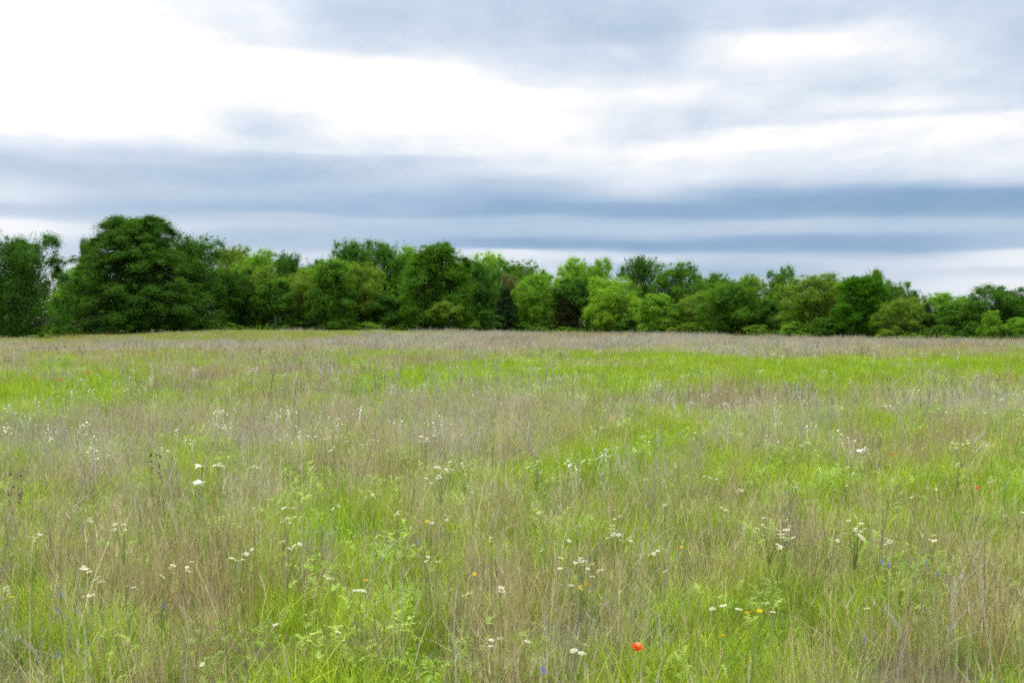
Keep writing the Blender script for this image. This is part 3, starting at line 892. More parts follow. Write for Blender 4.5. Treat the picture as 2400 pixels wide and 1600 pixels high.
big = (make_tree("pyramid", 5, H=15.0, W=16.0, leaves=170000, size=0.185, low=0.04), 15.0, 16.0)
left = (make_tree("spiky", 9, H=12.5, W=14.0, leaves=100000, size=0.18, low=0.04), 12.5, 14.0)
full = (make_tree("tall", 21, H=11.5, W=8.5, leaves=80000, size=0.17, low=0.04), 11.5, 8.5)

# --- front edge of the wood, from the left
plant("elm_tree", 38, 546, 790, 222, "spiky", 0, BG, "wide dark elm with ragged upswept boughs cut by the photo's left border", meshes=left, turn=1.0, back=-12)
plant("oak_tree", 318, 503, 787, 350, "pyramid", 0, PI, "biggest oak of all, dark pyramid with boughs sweeping to the ground", meshes=big, turn=0.4, back=-4)
plant("elm_tree", 456, 554, 783, 172, "spiky", 1, BG, "dark blue-green elm touching the right flank of the biggest oak", back=3)
plant("oak_tree", 196, 612, 778, 110, "dome", 0, LT, "pale green oak in the gap between leftmost elm and biggest oak", back=8)
plant("elm_tree", 212, 560, 778, 62, "spiky", 2, DK, "dark tree top peeping over the biggest oak's left shoulder", back=18)
plant("oak_tree", 562, 632, 772, 120, "dome", 1, DK, "dark shadowy oak standing right of the biggest oak's blue-green neighbour", back=4)
plant("oak_tree", 606, 622, 770, 100, "dome", 2, OL, "olive round oak left of the bare-footed dark sapling", back=3)
plant("elm_tree", 645, 648, 776, 86, "lollipop", 0, MD, "small dark tree with a pale visible trunk before olive oaks", back=-2)
plant("oak_tree", 722, 630, 778, 130, "dome", 3, OL, "greyish olive billowing oak right of the small pale-trunked tree", back=2)
plant("elm_tree", 778, 604, 780, 120, "tall", 0, MD, "mid green elm between two olive oaks, forked limbs showing", back=-3)
plant("oak_tree", 842, 610, 778, 118, "dome", 0, OL, "yellowish olive oak left of the tall full dark oak", back=2)
plant("oak_tree", 905, 688, 776, 110, "multi", 0, DK, "low dark thicket oak at the left foot of the tall full oak", back=0)
plant("oak_tree", 1022, 566, 782, 178, "tall", 1, (0.080, 0.185, 0.020), "tall full dark oak with two crown tips in mid picture", meshes=full, turn=2.2, back=-4)
plant("oak_sapling", 1046, 702, 780, 70, "lollipop", 1, OL, "small olive sapling with thin pale trunk before the tall full oak", back=-10)
plant("elm_tree", 1122, 610, 776, 110, "spiky", 3, (0.075, 0.185, 0.03), "dark green elm right of the tall full oak", back=3)
plant("cedar_tree", 1186, 674, 776, 64, "cedar", 0, CE, "blackish green conical cedar between elm and pale green oak", back=-3)
plant("oak_tree", 1250, 646, 774, 108, "dome", 1, LT, "light green leafy oak just right of the blackish conical cedar", back=0)
plant("oak_tree", 1352, 650, 776, 120, "lollipop", 2, BG, "dark round tree on a visible black trunk beside a brown cedar", back=1)
plant("cedar_tree", 1326, 700, 778, 60, "cedar", 1, (0.04, 0.05, 0.02), "brownish dark cedar bush below the black-trunked round tree", back=-2)
plant("oak_tree", 1436, 648, 780, 124, "dome", 2, YL, "brightest yellow-green domed oak standing at the wood's edge", back=-3, turn=0.9)
plant("oak_tree", 1545, 684, 786, 100, "multi", 1, LT, "leaning shrubby oak with yellow-green top right of the brightest oak", back=-4)
plant("oak_tree", 1640, 682, 782, 100, "dome", 3, OL, "olive grey low oak left of the thin-trunked mid green tree", back=2)
plant("elm_tree", 1722, 648, 788, 160, "dome", 0, MD, "broad mid green tree with one thin pale trunk line inside", back=-1)
plant("oak_tree", 1816, 700, 788, 90, "multi", 2, DK, "shaded green oak between broad mid green tree and billowing olive oak", back=3)
plant("oak_tree", 1905, 642, 792, 168, "dome", 1, OL, "big billowing olive oak with grey twigs on the right half", back=0)
plant("elm_tree", 2022, 640, 795, 124, "tall", 0, (0.06, 0.175, 0.012), "deep saturated green upright elm right of the billowing olive oak", back=-1)
plant("oak_tree", 2112, 698, 795, 110, "dome", 2, OL, "low olive oak right of the deep green upright elm", back=-1)
plant("cedar_tree", 2172, 712, 794, 44, "cedar", 0, CE, "thin dark cedar beside the bright gap in the wood", back=1)
plant("elm_tree", 2236, 702, 794, 110, "multi", 1, MD, "mid green thicket tree on several pale slender stems", back=2)
plant("elm_tree", 2342, 668, 795, 170, "dome", 3, DK, "dark domed elm, highest crown near the photo's right border", back=3)
plant("oak_sapling", 2322, 724, 796, 50, "multi", 0, LT, "small yellow-green sapling in front of the right-hand domed elm", back=-6)
plant("oak_sapling", 2388, 742, 796, 66, "multi", 2, LT, "small light sapling cut by the photo's right border", back=-6)

# --- crowns showing over and behind the front edge
plant("oak_tree", 545, 567, 775, 110, "dome", 0, (0.155, 0.225, 0.03), "olive-gold domed crown highest behind the biggest oak's right side", back=26)
plant("oak_tree", 602, 586, 775, 120, "dome", 2, LT, "soft light green crown beside the olive-gold dome", back=20)
plant("elm_tree", 668, 590, 775, 96, "spiky", 0, DK, "dark tufted crown in the dip of the wood's skyline", back=16)
plant("elm_tree", 742, 608, 775, 80, "spiky", 2, MD, "thin-twigged crown at the lowest dip left of the ragged elms", back=26)
plant("oak_tree", 800, 606, 775, 80, "dome", 3, LT, "light green crown tucked under the ragged spiky elms", back=12)
plant("elm_tree", 822, 564, 775, 120, "spiky", 1, (0.08, 0.185, 0.03), "ragged spiky elm crown, left of two over the olive oaks", back=16)
plant("elm_tree", 902, 566, 775, 120, "spiky", 3, (0.08, 0.19, 0.025), "ragged spiky elm crown, right of two over the olive oaks", back=18)
plant("oak_tree", 955, 578, 775, 90, "dome", 1, LT, "light green crown wedged left of the tall full oak's tips", back=24)
plant("oak_tree", 1090, 602, 775, 70, "dome", 0, LT, "light green crown between tall full oak and the airy tree", back=16)
plant("ash_tree", 1148, 583, 775, 90, "sparse", 0, (0.26, 0.42, 0.06), "airy pale yellow-green tree top with sky showing through", back=18)
plant("oak_tree", 1216, 608, 775, 120, "dome", 2, MD, "green dome right of the airy pale tree top", back=16)
plant("oak_tree", 1196, 642, 775, 60, "dome", 3, (0.13, 0.14, 0.06), "greyish twiggy crown above the blackish conical cedar", back=5)
plant("oak_tree", 1268, 628, 775, 90, "dome", 0, LT, "light crown at the skyline dip above the pale green oak", back=22)
plant("oak_tree", 1344, 606, 775, 92, "dome", 1, YL, "bright green twin crown, left half, above the black-trunked tree", back=14)
plant("oak_tree", 1394, 608, 775, 96, "dome", 3, LT, "bright green twin crown, right half, above the brightest oak", back=17)
plant("elm_tree", 1502, 602, 775, 110, "spiky", 1, (0.07, 0.165, 0.028), "dark ragged elm with upright tips behind the brightest oak", back=12)
plant("oak_tree", 1592, 616, 775, 140, "dome", 2, MD, "rounded mid green crown right of the ragged upright tips", back=14)
plant("oak_tree", 1680, 642, 775, 100, "dome", 1, MD, "low even crown over the olive grey oak", back=14)
plant("oak_tree", 1756, 638, 775, 90, "dome", 0, OL, "small olive crown with a sky gap over the broad mid green tree", back=16)
plant("oak_tree", 1830, 626, 775, 80, "dome", 3, MD, "single round crown knob left of the billowing olive oak", back=12)
plant("oak_tree", 1960, 646, 775, 110, "dome", 0, MD, "green crown behind the billowing olive oak's right shoulder", back=14)
plant("elm_tree", 2050, 632, 775, 70, "spiky", 2, MD, "green crown with one long sprig above the upright elm", back=10)
plant("oak_tree", 2092, 660, 775, 90, "dome", 2, MD, "sloping green crown stepping down towards the low right stretch", back=10)
plant("elm_tree", 2140, 678, 775, 56, "spiky", 0, BG, "narrow dark crown where the skyline drops", back=7)
plant("oak_tree", 2205, 686, 775, 120, "dome", 1, LT, "flat light green crown in the low right stretch of skyline", back=12)
plant("oak_tree", 2262, 694, 775, 80, "dome", 3, MD, "mid green crown left of the right-hand domed elm", back=14)
plant("elm_tree", 2408, 684, 775, 90, "spiky", 3, DK, "dark crown half cut by the photo's right border", back=8)

# --- bushes along the foot of the wood
SHRUBS = [(30, 752, 90, OL, "olive bush at the foot of the leftmost elm"), (150, 748, 60, OL, "pale bush in the shade gap beside the leftmost elm"),
          (238, 762, 70, DK, "dark low bush under the biggest oak's left boughs"), (470, 752, 70, DK, "dark bush under the blue-green elm"),
          (530, 756, 60, LT, "light green bush at the end of the mown green strip"), (690, 752, 90, DK, "dark bush under the greyish olive oak"),
          (790, 748, 80, MD, "mid green bush at the foot of the forked elm"), (860, 754, 70, LT, "light bush under the yellowish olive oak"),
          (940, 758, 50, LT, "small yellow-green bush left of the tall full oak's foot"), (1100, 752, 70, LT, "light bush right of the thin-trunked olive sapling"),
          (1140, 728, 90, BG, "blue-green bush left of the blackish conical cedar"), (1225, 754, 80, MD, "bush below the pale green leafy oak"),
          (1400, 760, 50, MD, "mid green bush between black trunk and brightest oak"), (1480, 748, 90, DK, "dark bush right of the brightest oak's foot"),
          (1570, 728, 70, MD, "rounded grey-green bush at the foot of the leaning oak"), (1610, 756, 70, OL, "olive bush below the olive grey low oak"),
          (1690, 770, 34, LT, "tiny bright yellow-green bush before the broad mid green tree"), (1770, 762, 70, OL, "olive bush right of the broad mid green tree's foot"),
          (1860, 752, 80, LT, "fresh light bush at the left foot of the billowing olive oak"), (1945, 744, 90, DK, "very dark bush at the right foot of the billowing olive oak"),
          (1990, 748, 60, BG, "blue-green bush touching the upright elm's left foot"), (2075, 772, 50, OL, "low yellowish bush under the low olive oak"),
          (2200, 762, 70, DK, "dark bush among the pale slender stems"), (2280, 752, 60, DK, "dark bush left of the yellow-green sapling"),
          (2352, 760, 50, OL, "olive bush between the two light saplings"), (1330, 766, 50, LT, "low light bush below the brownish cedar"),
          (2145, 780, 46, OL, "low olive bush by the bright gap in the wood")]
for i, (px, top, wd, col, lab) in enumerate(SHRUBS):
    plant("bush", px, top, 790, wd, "shrub", i % 4, col, lab, "bush", back=-5 + (i % 3), group="bushes along the foot of the wood")


def build_woodland():
    """the dark depth of the wood behind its edge: one mass of foliage and stems nobody could count"""
    rng = np.random.default_rng(77)
    G = Geo()
    n = 90000
    u = rng.uniform(-900, 3300, n)
    d = np.interp(u, EDGE_X, TREE_D) + rng.uniform(9, 42, n)
    x = (u - 1200) / FPX * d
    top = np.interp(u, [-900, -250, 0, 150, 185, 320, 500, 740, 830, 1000, 1200, 1280, 1400, 1600, 1850, 2050, 2150, 2260, 2400, 3300],
                    [10, 9.5, 8.5, 6.5, 6.5, 11, 9, 7.6, 9, 9.5, 7.4, 6.4, 7.2, 6.6, 5.6, 4.6, 3.2, 3.2, 4.0, 5.5]) * 0.88
    z = top * rng.random(n) * np.clip(0.92 + 0.30 * vnoise(x / 4.5, d / 8, 21) + 0.12 * vnoise(x / 1.5, d / 3, 22), 0.3, 1.25) * np.where((u < -130) | (u > 2530), 1.1, 0.97)
    k = ~((np.abs(u - 2152) < 10) & (z < 1.0))
    C = np.stack([x, d, z + terrain(x, d)], 1)[k]
    V, F = leaf_tris(C, rng.normal(0, 0.3, (len(C), 3)), 0.62, rng)
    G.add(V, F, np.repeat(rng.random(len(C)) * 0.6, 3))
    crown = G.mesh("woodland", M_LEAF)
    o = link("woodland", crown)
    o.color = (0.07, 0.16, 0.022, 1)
    tag(o, "shaded depth of the wood seen between the edge trees", "woodland", kind="stuff")
    W = Geo()
    for i in range(150):
        uu = rng.uniform(-800, 3200); dd = float(np.interp(uu, EDGE_X, TREE_D)) + rng.uniform(6, 34)
        xx = (uu - 1200) / FPX * dd; hh = rng.uniform(2.5, 5)
        t = np.linspace(0, 1, 4)
        P = np.stack([xx + rng.normal(0, 0.25) * t, dd + 0 * t, hh * t - 0.1 + terrain(xx, dd)], 1)
        W.add(*tube(P, 0.13 * rng.uniform(0.5, 1.3) * (1 - 0.5 * t), 5), 0.5)
    o2 = link("woodland_stems", W.mesh("woodland_stems", M_BARK, True), o)
    o2["kind"] = "stuff"


build_woodland()


def build_undergrowth():
    """brambles and weeds along the ragged foot of the wood"""
    rng = np.random.default_rng(78)
    n = 26000
    u = rng.uniform(-120, 2520, n)
    d = np.interp(u, EDGE_X, TREE_D) + rng.normal(0, 3.0, n) - 3
    x = (u - 1200) / FPX * d
    hh = np.clip(0.45 + 0.55 * vnoise(x / 2.2, d / 2.5, 41) + 0.5 * vnoise(x / 0.8, d / 1.0, 42), 0.12, 1.5)
    C = np.stack([x, d, terrain(x, d) + hh * rng.random(n) ** 0.7], 1)
    G = Geo()
    V, F = leaf_tris(C, rng.normal(0, 0.3, (n, 3)), 0.17, rng)
    G.add(V, F, np.repeat(np.clip(rng.random(n) * 0.6 + 0.4 * (vnoise(x / 1.7, d / 2, 43) > 0), 0, 1), 3))
    o = link("undergrowth", G.mesh("undergrowth", M_LEAF))
    o.color = (0.12, 0.22, 0.03, 1)
    tag(o, "ragged weeds and brambles along the foot of the wood", "undergrowth", kind="stuff")


build_undergrowth()

# ------------------------------------------------------------------ wildflowers and weeds standing out of the grass
M_WHITE = plain("white_petals", (0.86, 0.86, 0.80), trans=0.25)
M_CREAM = plain("cream_petals", (0.88, 0.84, 0.70), trans=0.25)
M_YELLOW = plain("yellow_petals", (0.80, 0.52, 0.03), trans=0.2)
M_ORANGE = plain("orange_bracts", (0.90, 0.15, 0.02), trans=0.3)
M_PINK = plain("pale_bract_tips", (0.85, 0.42, 0.22), trans=0.3)
M_BLUE = plain("blue_petals", (0.20, 0.24, 0.62), trans=0.25)
M_STEM = plain("flower_stems", (0.26, 0.36, 0.08), trans=0.2)
M_PALE = plain("bleached_stalk", (0.58, 0.54, 0.47))
M_BROWN = plain("brown_seed_stalk", (0.19, 0.135, 0.085))
M_BIRD = plain("dark_feathers", (0.03, 0.03, 0.035))


def two_mat(me, mat2, faces_from):
    me.materials.append(mat2)
    idx = np.zeros(len(me.polygons), np.int32); idx[faces_from:] = 1
    me.polygons.foreach_set("material_index", idx)
    return me


def daisy_mesh(mat, n=14, r=0.0105):
    V, F = [], []
    for k in range(n):
        a = 2 * math.pi * k / n; w = 0.75 * math.pi / n
        b = len(V)
        V += [(0.3 * r * math.cos(a), 0.3 * r * math.sin(a), 0), (r * math.cos(a - w), r * math.sin(a - w), 0.12 * r * random.uniform(-1, 1.4)),
              (1.05 * r * math.cos(a), 1.05 * r * math.sin(a), 0.1 * r), (r * math.cos(a + w), r * math.sin(a + w), 0.12 * r * random.uniform(-1, 1.4))]
        F += [(b, b + 1, b + 2), (b, b + 2, b + 3)]
    nf = len(F)
    b = len(V); V.append((0, 0, 0.30 * r))
    for k in range(8):
        a = 2 * math.pi * k / 8
        V.append((0.42 * r * math.cos(a), 0.42 * r * math.sin(a), 0.06 * r))
    for k in range(8):
        F.append((b, b + 1 + k, b + 1 + (k + 1) % 8))
    return two_mat(mesh_from("flower_head", V, F, mat), M_YELLOW, nf)


def umbel_mesh(rad, seed, mat):
    rng = np.random.default_rng(seed)
    V, F = [], []
    for k in range(46):
        a = rng.random() * 6.28; r = rad * math.sqrt(rng.random())
        c = np.array([r * math.cos(a), r * math.sin(a), 0.22 * rad * (1 - (r / rad) ** 2) + rng.normal(0, 0.05 * rad)])
        s = 0.20 * rad; b = len(V)
        for q in range(5):
            V.append(c + s * np.array([math.cos(q * 1.257), math.sin(q * 1.257), rng.normal(0, 0.15)]))
        F += [(b, b + 1, b + 2), (b, b + 2, b + 3), (b, b + 3, b + 4)]
    nf = len(F)
    for k in range(9):
        a = k * 0.7; e = np.array([0.75 * rad * math.cos(a), 0.75 * rad * math.sin(a), 0]); w = np.array([-math.sin(a), math.cos(a), 0]) * 0.0012
        b = len(V); V += [np.array([0, 0, -0.8 * rad]) - w, np.array([0, 0, -0.8 * rad]) + w, e]
        F.append((b, b + 1, b + 2))
    return two_mat(mesh_from("flower_head", V, F, mat), M_STEM, nf)


DAISY = [daisy_mesh(M_WHITE) for _ in range(3)]
CREAM = [daisy_mesh(M_CREAM) for _ in range(2)]
GOLD = daisy_mesh(M_YELLOW, 9, 0.012)
UMBEL = [umbel_mesh(0.038, 3 + i, M_WHITE) for i in range(3)]


def stem_path(p0, p1, rng, wob=0.02):
    t = np.linspace(0, 1, 5)
    P = p0 + (p1 - p0) * t[:, None]
    P[1:-1, :2] += rng.normal(0, wob, (3, 2))
    return P


FR = np.random.default_rng(404)


def flower_plant(name, px, py, heads, sx, sy, meshes, label, cat="wildflower", h=0.50, scale=1.0, group=None, up=0.75):
    """a plant whose flower heads stand round a photograph spot; foot on the ground below"""
    x, d = at(px, py, h)
    gz = float(terrain(x, d))
    root = link(name, None, loc=(x, d, gz))
    tag(root, label, cat, group)
    k = d / FPX
    G = Geo()
    fork = np.array([FR.normal(0, 0.02), FR.normal(0, 0.02), (h - gz) * 0.55])
    G.add(*tube(stem_path(np.array([FR.normal(0, 0.03), FR.normal(0, 0.03), -0.02]), fork, FR), np.linspace(0.0026, 0.002, 5), 4), 0.5)
    for i in range(heads):
        p = np.array([FR.normal(0, 1) * sx * k, FR.normal(0, 1) * sx * k * 0.6, h - gz + FR.normal(0, 1) * sy * k])
        if heads == 1: p[:2] *= 0.3
        G.add(*tube(stem_path(fork, p, FR, 0.008), np.linspace(0.0017, 0.0011, 5), 3), 0.5)
        o = link("flower_head", meshes[i % len(meshes)], root)
        o.location = p
        o.rotation_euler = (FR.normal(0.25, 0.3), FR.normal(0, 0.3), FR.random() * 6.28)
        s = scale * FR.uniform(0.8, 1.2)
        o.scale = (s, s, s)
    # a few narrow leaves up the stem
    for i in range(5):
        z = FR.uniform(0.08, 0.55) * h
        ribbons(G, 1, 0, (0.05, 0.09), (0.003, 0.005), (0.5, 1.1), 3, FR, base=fork[None, :2] * z / h, z0=z)
    link("stem", G.mesh("stem", M_STEM), root)
    return root


# (x, y, heads, spread x, spread y, cream?, label) - the ones that stand out in the photograph
NOTABLE = [
    (1362, 1316, 13, 22, 9, 1, "cream daisy clump of a dozen heads before brown grass, lower middle"),
    (1392, 1344, 3, 10, 6, 0, "three white daisies just below the dozen-headed cream clump"),
    (2005, 1246, 20, 15, 15, 1, "dense round clump of about twenty cream daisies, right of centre"),
    (1808, 1238, 14, 26, 12, 0, "wide loose clump of white daisies left of the dense round clump"),
    (1845, 1262, 9, 14, 12, 0, "white daisy clump between the loose and the dense round clump"),
    (562, 1303, 8, 15, 9, 0, "bright white daisy clump on the left beside brown grass"),
    (684, 1281, 6, 9, 6, 0, "compact bright white daisy clump right of the left one"),
    (673, 1203, 9, 9, 14, 0, "upright column of small white daisies above the compact clump"),
    (388, 1337, 5, 8, 6, 1, "small daisy group in the brown grass at lower left"),
    (190, 1334, 5, 13, 5, 1, "cream daisies in slanting row near the left border"),
    (1255, 1095, 11, 10, 8, 0, "white daisy tuft near the middle of the meadow"),
    (1438, 1247, 6, 10, 10, 0, "white daisies above the dozen-headed cream clump"),
    (1690, 1425, 4, 18, 8, 0, "four plump white daisies above the green patch, lower right"),
    (1176, 1385, 4, 3, 8, 0, "white upright flower spike in brown grass below the middle"),
    (2185, 1265, 4, 9, 6, 0, "small white daisy group right of the dense round clump"),
    (2080, 1268, 4, 10, 5, 0, "few white daisies beside the dense round clump"),
    (1984, 1108, 6, 9, 9, 0, "white daisies in grey grass on the right, upper meadow"),
    (2255, 1042, 16, 34, 8, 0, "long row of white daisies on the right, upper meadow"),
    (1032, 1116, 13, 14, 10, 0, "white daisy clump left of the middle, upper meadow"),
    (1040, 1098, 9, 20, 7, 0, "white daisies just above the left-of-middle clump"),
    (845, 1386, 4, 10, 5, 0, "four white daisies in green grass, lower left of middle"),
    (1360, 1520, 3, 12, 10, 0, "three small white daisies near the bottom, left of orange flower"),
    (1163, 1502, 3, 10, 8, 0, "pair of pale daisies on bent stalks near the bottom"),
]
for (px, py, n, sx, sy, cr, lab) in NOTABLE:
    flower_plant("white_daisy", px, py, n, sx, sy, (CREAM + DAISY[:1]) if cr else DAISY, lab, h=0.48, scale=1.2)

OTHERS = [(20, 1030, 7, 16, 12), (215, 1024, 9, 20, 8), (120, 1026, 4, 10, 4), (265, 1063, 6, 14, 6), (222, 1073, 2, 4, 2), (214, 1221, 4, 10, 6), (285, 1240, 6, 14, 8),
          (75, 1271, 4, 10, 8), (228, 1362, 4, 9, 6), (450, 1332, 4, 20, 6), (206, 1396, 4, 7, 5), (296, 1375, 2, 6, 2), (12, 1384, 3, 12, 5), (670, 1026, 8, 16, 6), (765, 1030, 7, 12, 6),
          (815, 1026, 7, 10, 8), (775, 1056, 5, 14, 4), (870, 1045, 6, 16, 5), (995, 1031, 9, 14, 6), (1032, 1018, 7, 14, 4), (965, 1072, 7, 16, 6), (1092, 1101, 7, 10, 8), (1106, 1140, 4, 9, 4),
          (1060, 1082, 5, 8, 4), (784, 1186, 3, 8, 3), (880, 1160, 3, 9, 5), (925, 1203, 4, 7, 4), (1015, 1226, 3, 8, 4), (1048, 1216, 3, 8, 6), (1000, 1309, 2, 8, 4), (1026, 1321, 1, 4, 3),
          (765, 1350, 3, 9, 5), (970, 1277, 1, 3, 3), (1110, 1393, 3, 8, 3), (1335, 1082, 6, 10, 8), (1432, 1046, 4, 10, 4), (1502, 1052, 5, 10, 5), (1384, 1078, 4, 10, 4), (1358, 1089, 4, 7, 5), (1636, 1021, 7, 12, 7),
          (1660, 1126, 5, 8, 8), (1733, 1147, 5, 8, 6), (1585, 1092, 4, 8, 4), (1450, 1203, 4, 5, 8), (1475, 1262, 4, 12, 6), (1562, 1178, 2, 6, 3), (1700, 1190, 4, 9, 5), (1356, 1373, 2, 8, 4), (1536, 1296, 3, 7, 3),
          (2030, 1048, 6, 12, 8), (1936, 1100, 3, 6, 4), (2326, 1049, 5, 8, 5), (2240, 1087, 5, 10, 4), (2262, 1118, 3, 6, 4), (2180, 1143, 3, 8, 3), (2140, 1161, 4, 9, 5), (1862, 1133, 4, 6, 5), (1822, 1282, 4, 8, 6),
          (2386, 1206, 4, 10, 4), (2056, 1021, 6, 12, 5), (1796, 1416, 2, 6, 4), (1238, 1492, 2, 8, 8), (2034, 1428, 1, 4, 3), (1813, 1437, 1, 3, 3), (645, 1467, 1, 3, 3), (794, 1484, 1, 3, 3), (472, 1560, 1, 3, 3),
          (2330, 1322, 1, 4, 3), (2312, 1302, 2, 8, 4), (1270, 1290, 2, 6, 4), (1560, 1335, 1, 4, 3), (1150, 1262, 2, 6, 5), (1265, 1205, 2, 6, 4), (1330, 1265, 2, 8, 4)]
ANCHOR = [(1362, 1316, "dozen-headed cream daisy clump"), (2005, 1246, "dense round cream clump"), (1808, 1238, "wide loose daisy clump"), (562, 1303, "bright white clump at lower left"),
          (684, 1281, "compact bright daisy clump"), (673, 1203, "daisy column"), (190, 1334, "slanting daisy row"), (1255, 1095, "white daisy tuft in mid meadow"),
          (1690, 1425, "four plump daisies"), (2255, 1042, "long daisy row"), (1032, 1116, "left-of-middle clump"), (1491, 1530, "large orange-red flower"), (512, 1091, "row of white umbels"),
          (1891, 1042, "lone plump umbel"), (126, 1546, "bright blue corner flower"), (845, 1386, "four daisies in green grass"), (2290, 1146, "small orange-red flower"), (46, 1098, "pair of brown seedy stalks"),
          (850, 1215, "bright green patch"), (2255, 1500, "green tuft at lower right")]
NUM = ["", "single", "two", "three", "four", "five", "about six", "about seven", "about eight", "about nine"]
USED = set()


def daisy_label(px, py, n):
    """say where a small cluster stands by the landmark next to it"""
    for ax_, ay_, nm in sorted(ANCHOR, key=lambda a: (a[0] - px) ** 2 + (a[1] - py) ** 2):
        dx, dy = px - ax_, py - ay_
        r = math.hypot(dx, dy)
        far_ = "close to" if r < 45 else "well off" if r > 150 else "near"
        lr = "" if abs(dx) < 0.4 * abs(dy) else ("right of" if dx > 0 else "left of")
        ud = "" if abs(dy) < 0.4 * abs(dx) else ("above" if dy < 0 else "below")
        pos = " and ".join(q for q in (ud, lr) if q)
        lab = "%s small white %s %s, %s %s" % (NUM[n], "daisy" if n == 1 else "daisies", {"close to": "just", "near": "a little way", "well off": "far"}[far_] + " off", pos, nm)
        lab = lab.replace("just off,", "just").replace("a little way off,", "a little").replace("far off,", "well")
        if lab not in USED:
            USED.add(lab)
            return lab
    return "small white daisies among the meadow grass"


for (px, py, n, sx, sy) in OTHERS:
    flower_plant("white_daisy", px, py, n, sx, sy, DAISY + CREAM[:1], daisy_label(px, py, n), h=0.46, scale=1.05, group="small scattered white daisy clusters")

for (px, py, n, sx, sy, sc, lab) in [(462, 1092, 3, 11, 5, 0.85, "white flat-topped umbel flower, leftmost of the row on the left"), (512, 1091, 2, 5, 2, 1.0, "white flat-topped umbel flower, middle of the row on the left"),
                                     (585, 1095, 2, 6, 3, 0.7, "small white umbel flower, rightmost of the row on the left"), (470, 1131, 4, 8, 6, 0.7, "broken white umbel cluster just below the row of umbels"),
                                     (1891, 1042, 2, 5, 3, 0.95, "lone plump white umbel flower in grey grass on the right"), (2022, 1060, 2, 5, 5, 0.6, "small white umbel right of the lone plump one"),
                                     (215, 1020, 3, 12, 5, 0.45, "faint white umbels on the far left above the green tuft"), (1000, 1033, 3, 8, 5, 0.5, "small white umbels left of the middle")]:
    flower_plant("white_umbel_flower", px, py, n, sx, sy, UMBEL, lab, h=0.55, scale=sc)

for (px, py, n, lab) in [(1770, 1436, 3, "orange-yellow flower group beside white daisies at lower right"), (1695, 1490, 1, "single yellow flower in the green patch, lower right"), (880, 1171, 1, "yellow flower above the bright green patch, left of middle"),
                         (957, 1203, 1, "yellow flower at the right end of the bright green patch"), (1004, 1230, 1, "orange-yellow flower under a dark grass tuft, middle"), (863, 1355, 1, "pale yellow flower between green tufts, lower left of middle"),
                         (655, 1149, 1, "yellow flower in grey grass, upper left meadow"), (1560, 1184, 1, "yellow flower in the green patch right of the middle"), (1400, 1205, 1, "yellow flower in brown stems at the middle"),
                         (1598, 1279, 1, "orange-yellow flower below the green patch right of middle"), (1978, 1245, 1, "orange flower at the left rim of the dense daisy clump"), (2238, 1112, 1, "yellow flower in grey grass near the right border"),
                         (20, 1403, 1, "orange-yellow flower at the left border"), (382, 1356, 1, "yellow flower in brown grass, lower left"), (1096, 1345, 2, "yellow flowers in brown grass below the middle"), (1365, 1373, 2, "yellow flowers under the cream daisy clump")]:
    flower_plant("yellow_flower", px, py, n, 9, 5, [GOLD], lab, h=0.44)


def spike_mesh(seed, mat, n, hgt, rad, tipm=None):
    """upright flower spike of flared pointed bracts"""
    rng = np.random.default_rng(seed)
    V, F = [], []
    for i in range(n):
        t = i / n; a = i * 2.4
        c = np.array([0, 0, hgt * t]); ln = rad * (1.15 - 0.55 * t) * rng.uniform(0.8, 1.2)
        d = np.array([math.cos(a), math.sin(a), 0.75 + 0.5 * t]); w = np.array([-math.sin(a), math.cos(a), 0]) * rad * 0.34
        b = len(V)
        V += [c, c + d * ln * 0.6 - w, c + d * ln * np.array([1, 1, 0.85]), c + d * ln * 0.6 + w]
        F += [(b, b + 1, b + 2), (b, b + 2, b + 3)]
    me = mesh_from("flower_head", V, F, mat)
    if tipm: two_mat(me, tipm, int(len(F) * 0.78))
    return me


PAINT = spike_mesh(8, M_ORANGE, 15, 0.040, 0.042, M_PINK)
SPIKE = spike_mesh(4, M_BLUE, 26, 0.045, 0.010)
for (px, py, sc, lab) in [(1491, 1530, 0.8, "large vivid orange-red wildflower at bottom, right of the middle"), (2290, 1146, 0.5, "small orange-red wildflower near the right border"), (2092, 1064, 0.4, "faint orange flower in reddish grass, upper right"),
                          (82, 887, 0.8, "tiny orange flower in the left green patch, leftmost of its row"), (142, 892, 0.8, "tiny orange flower in the left green patch, middle of its row"), (206, 881, 0.9, "tiny orange flower in the left green patch, rightmost of its row")]:
    flower_plant("orange_wildflower", px, py, 1, 3, 2, [PAINT], lab, h=0.36 if py > 1000 else 0.5, scale=sc)
for (px, py, lab) in [(2083, 1332, "brightest violet-blue flower above the green tuft, lower right"), (2069, 1322, "violet-blue flower left of the brightest one, lower right"), (2173, 1327, "blue flower right of the brightest violet one"),
                      (2200, 1348, "blue flower right and below, lower right of meadow"), (2295, 1296, "tall dull blue flower spike near the right border"), (2027, 1513, "single violet-blue flower in brown grass at bottom right"),
                      (126, 1546, "single bright blue flower at the bottom left corner"), (140, 1404, "dull violet flower at lower left, upper of two"), (138, 1434, "blue flower at lower left, lower of two"),
                      (378, 1432, "blue flower in pale green weeds, lower left"), (548, 1336, "violet flower below the bright white left daisy clump"), (1274, 1579, "pale blue flower at the bottom, left of the orange one"),
                      (2288, 1219, "blue flower in bright green weeds near the right border"), (978, 1275, "small violet flower beside a white daisy in the middle")]:
    flower_plant("blue_flower", px, py, 1, 3, 2, [SPIKE], lab, h=0.40, scale=0.75)


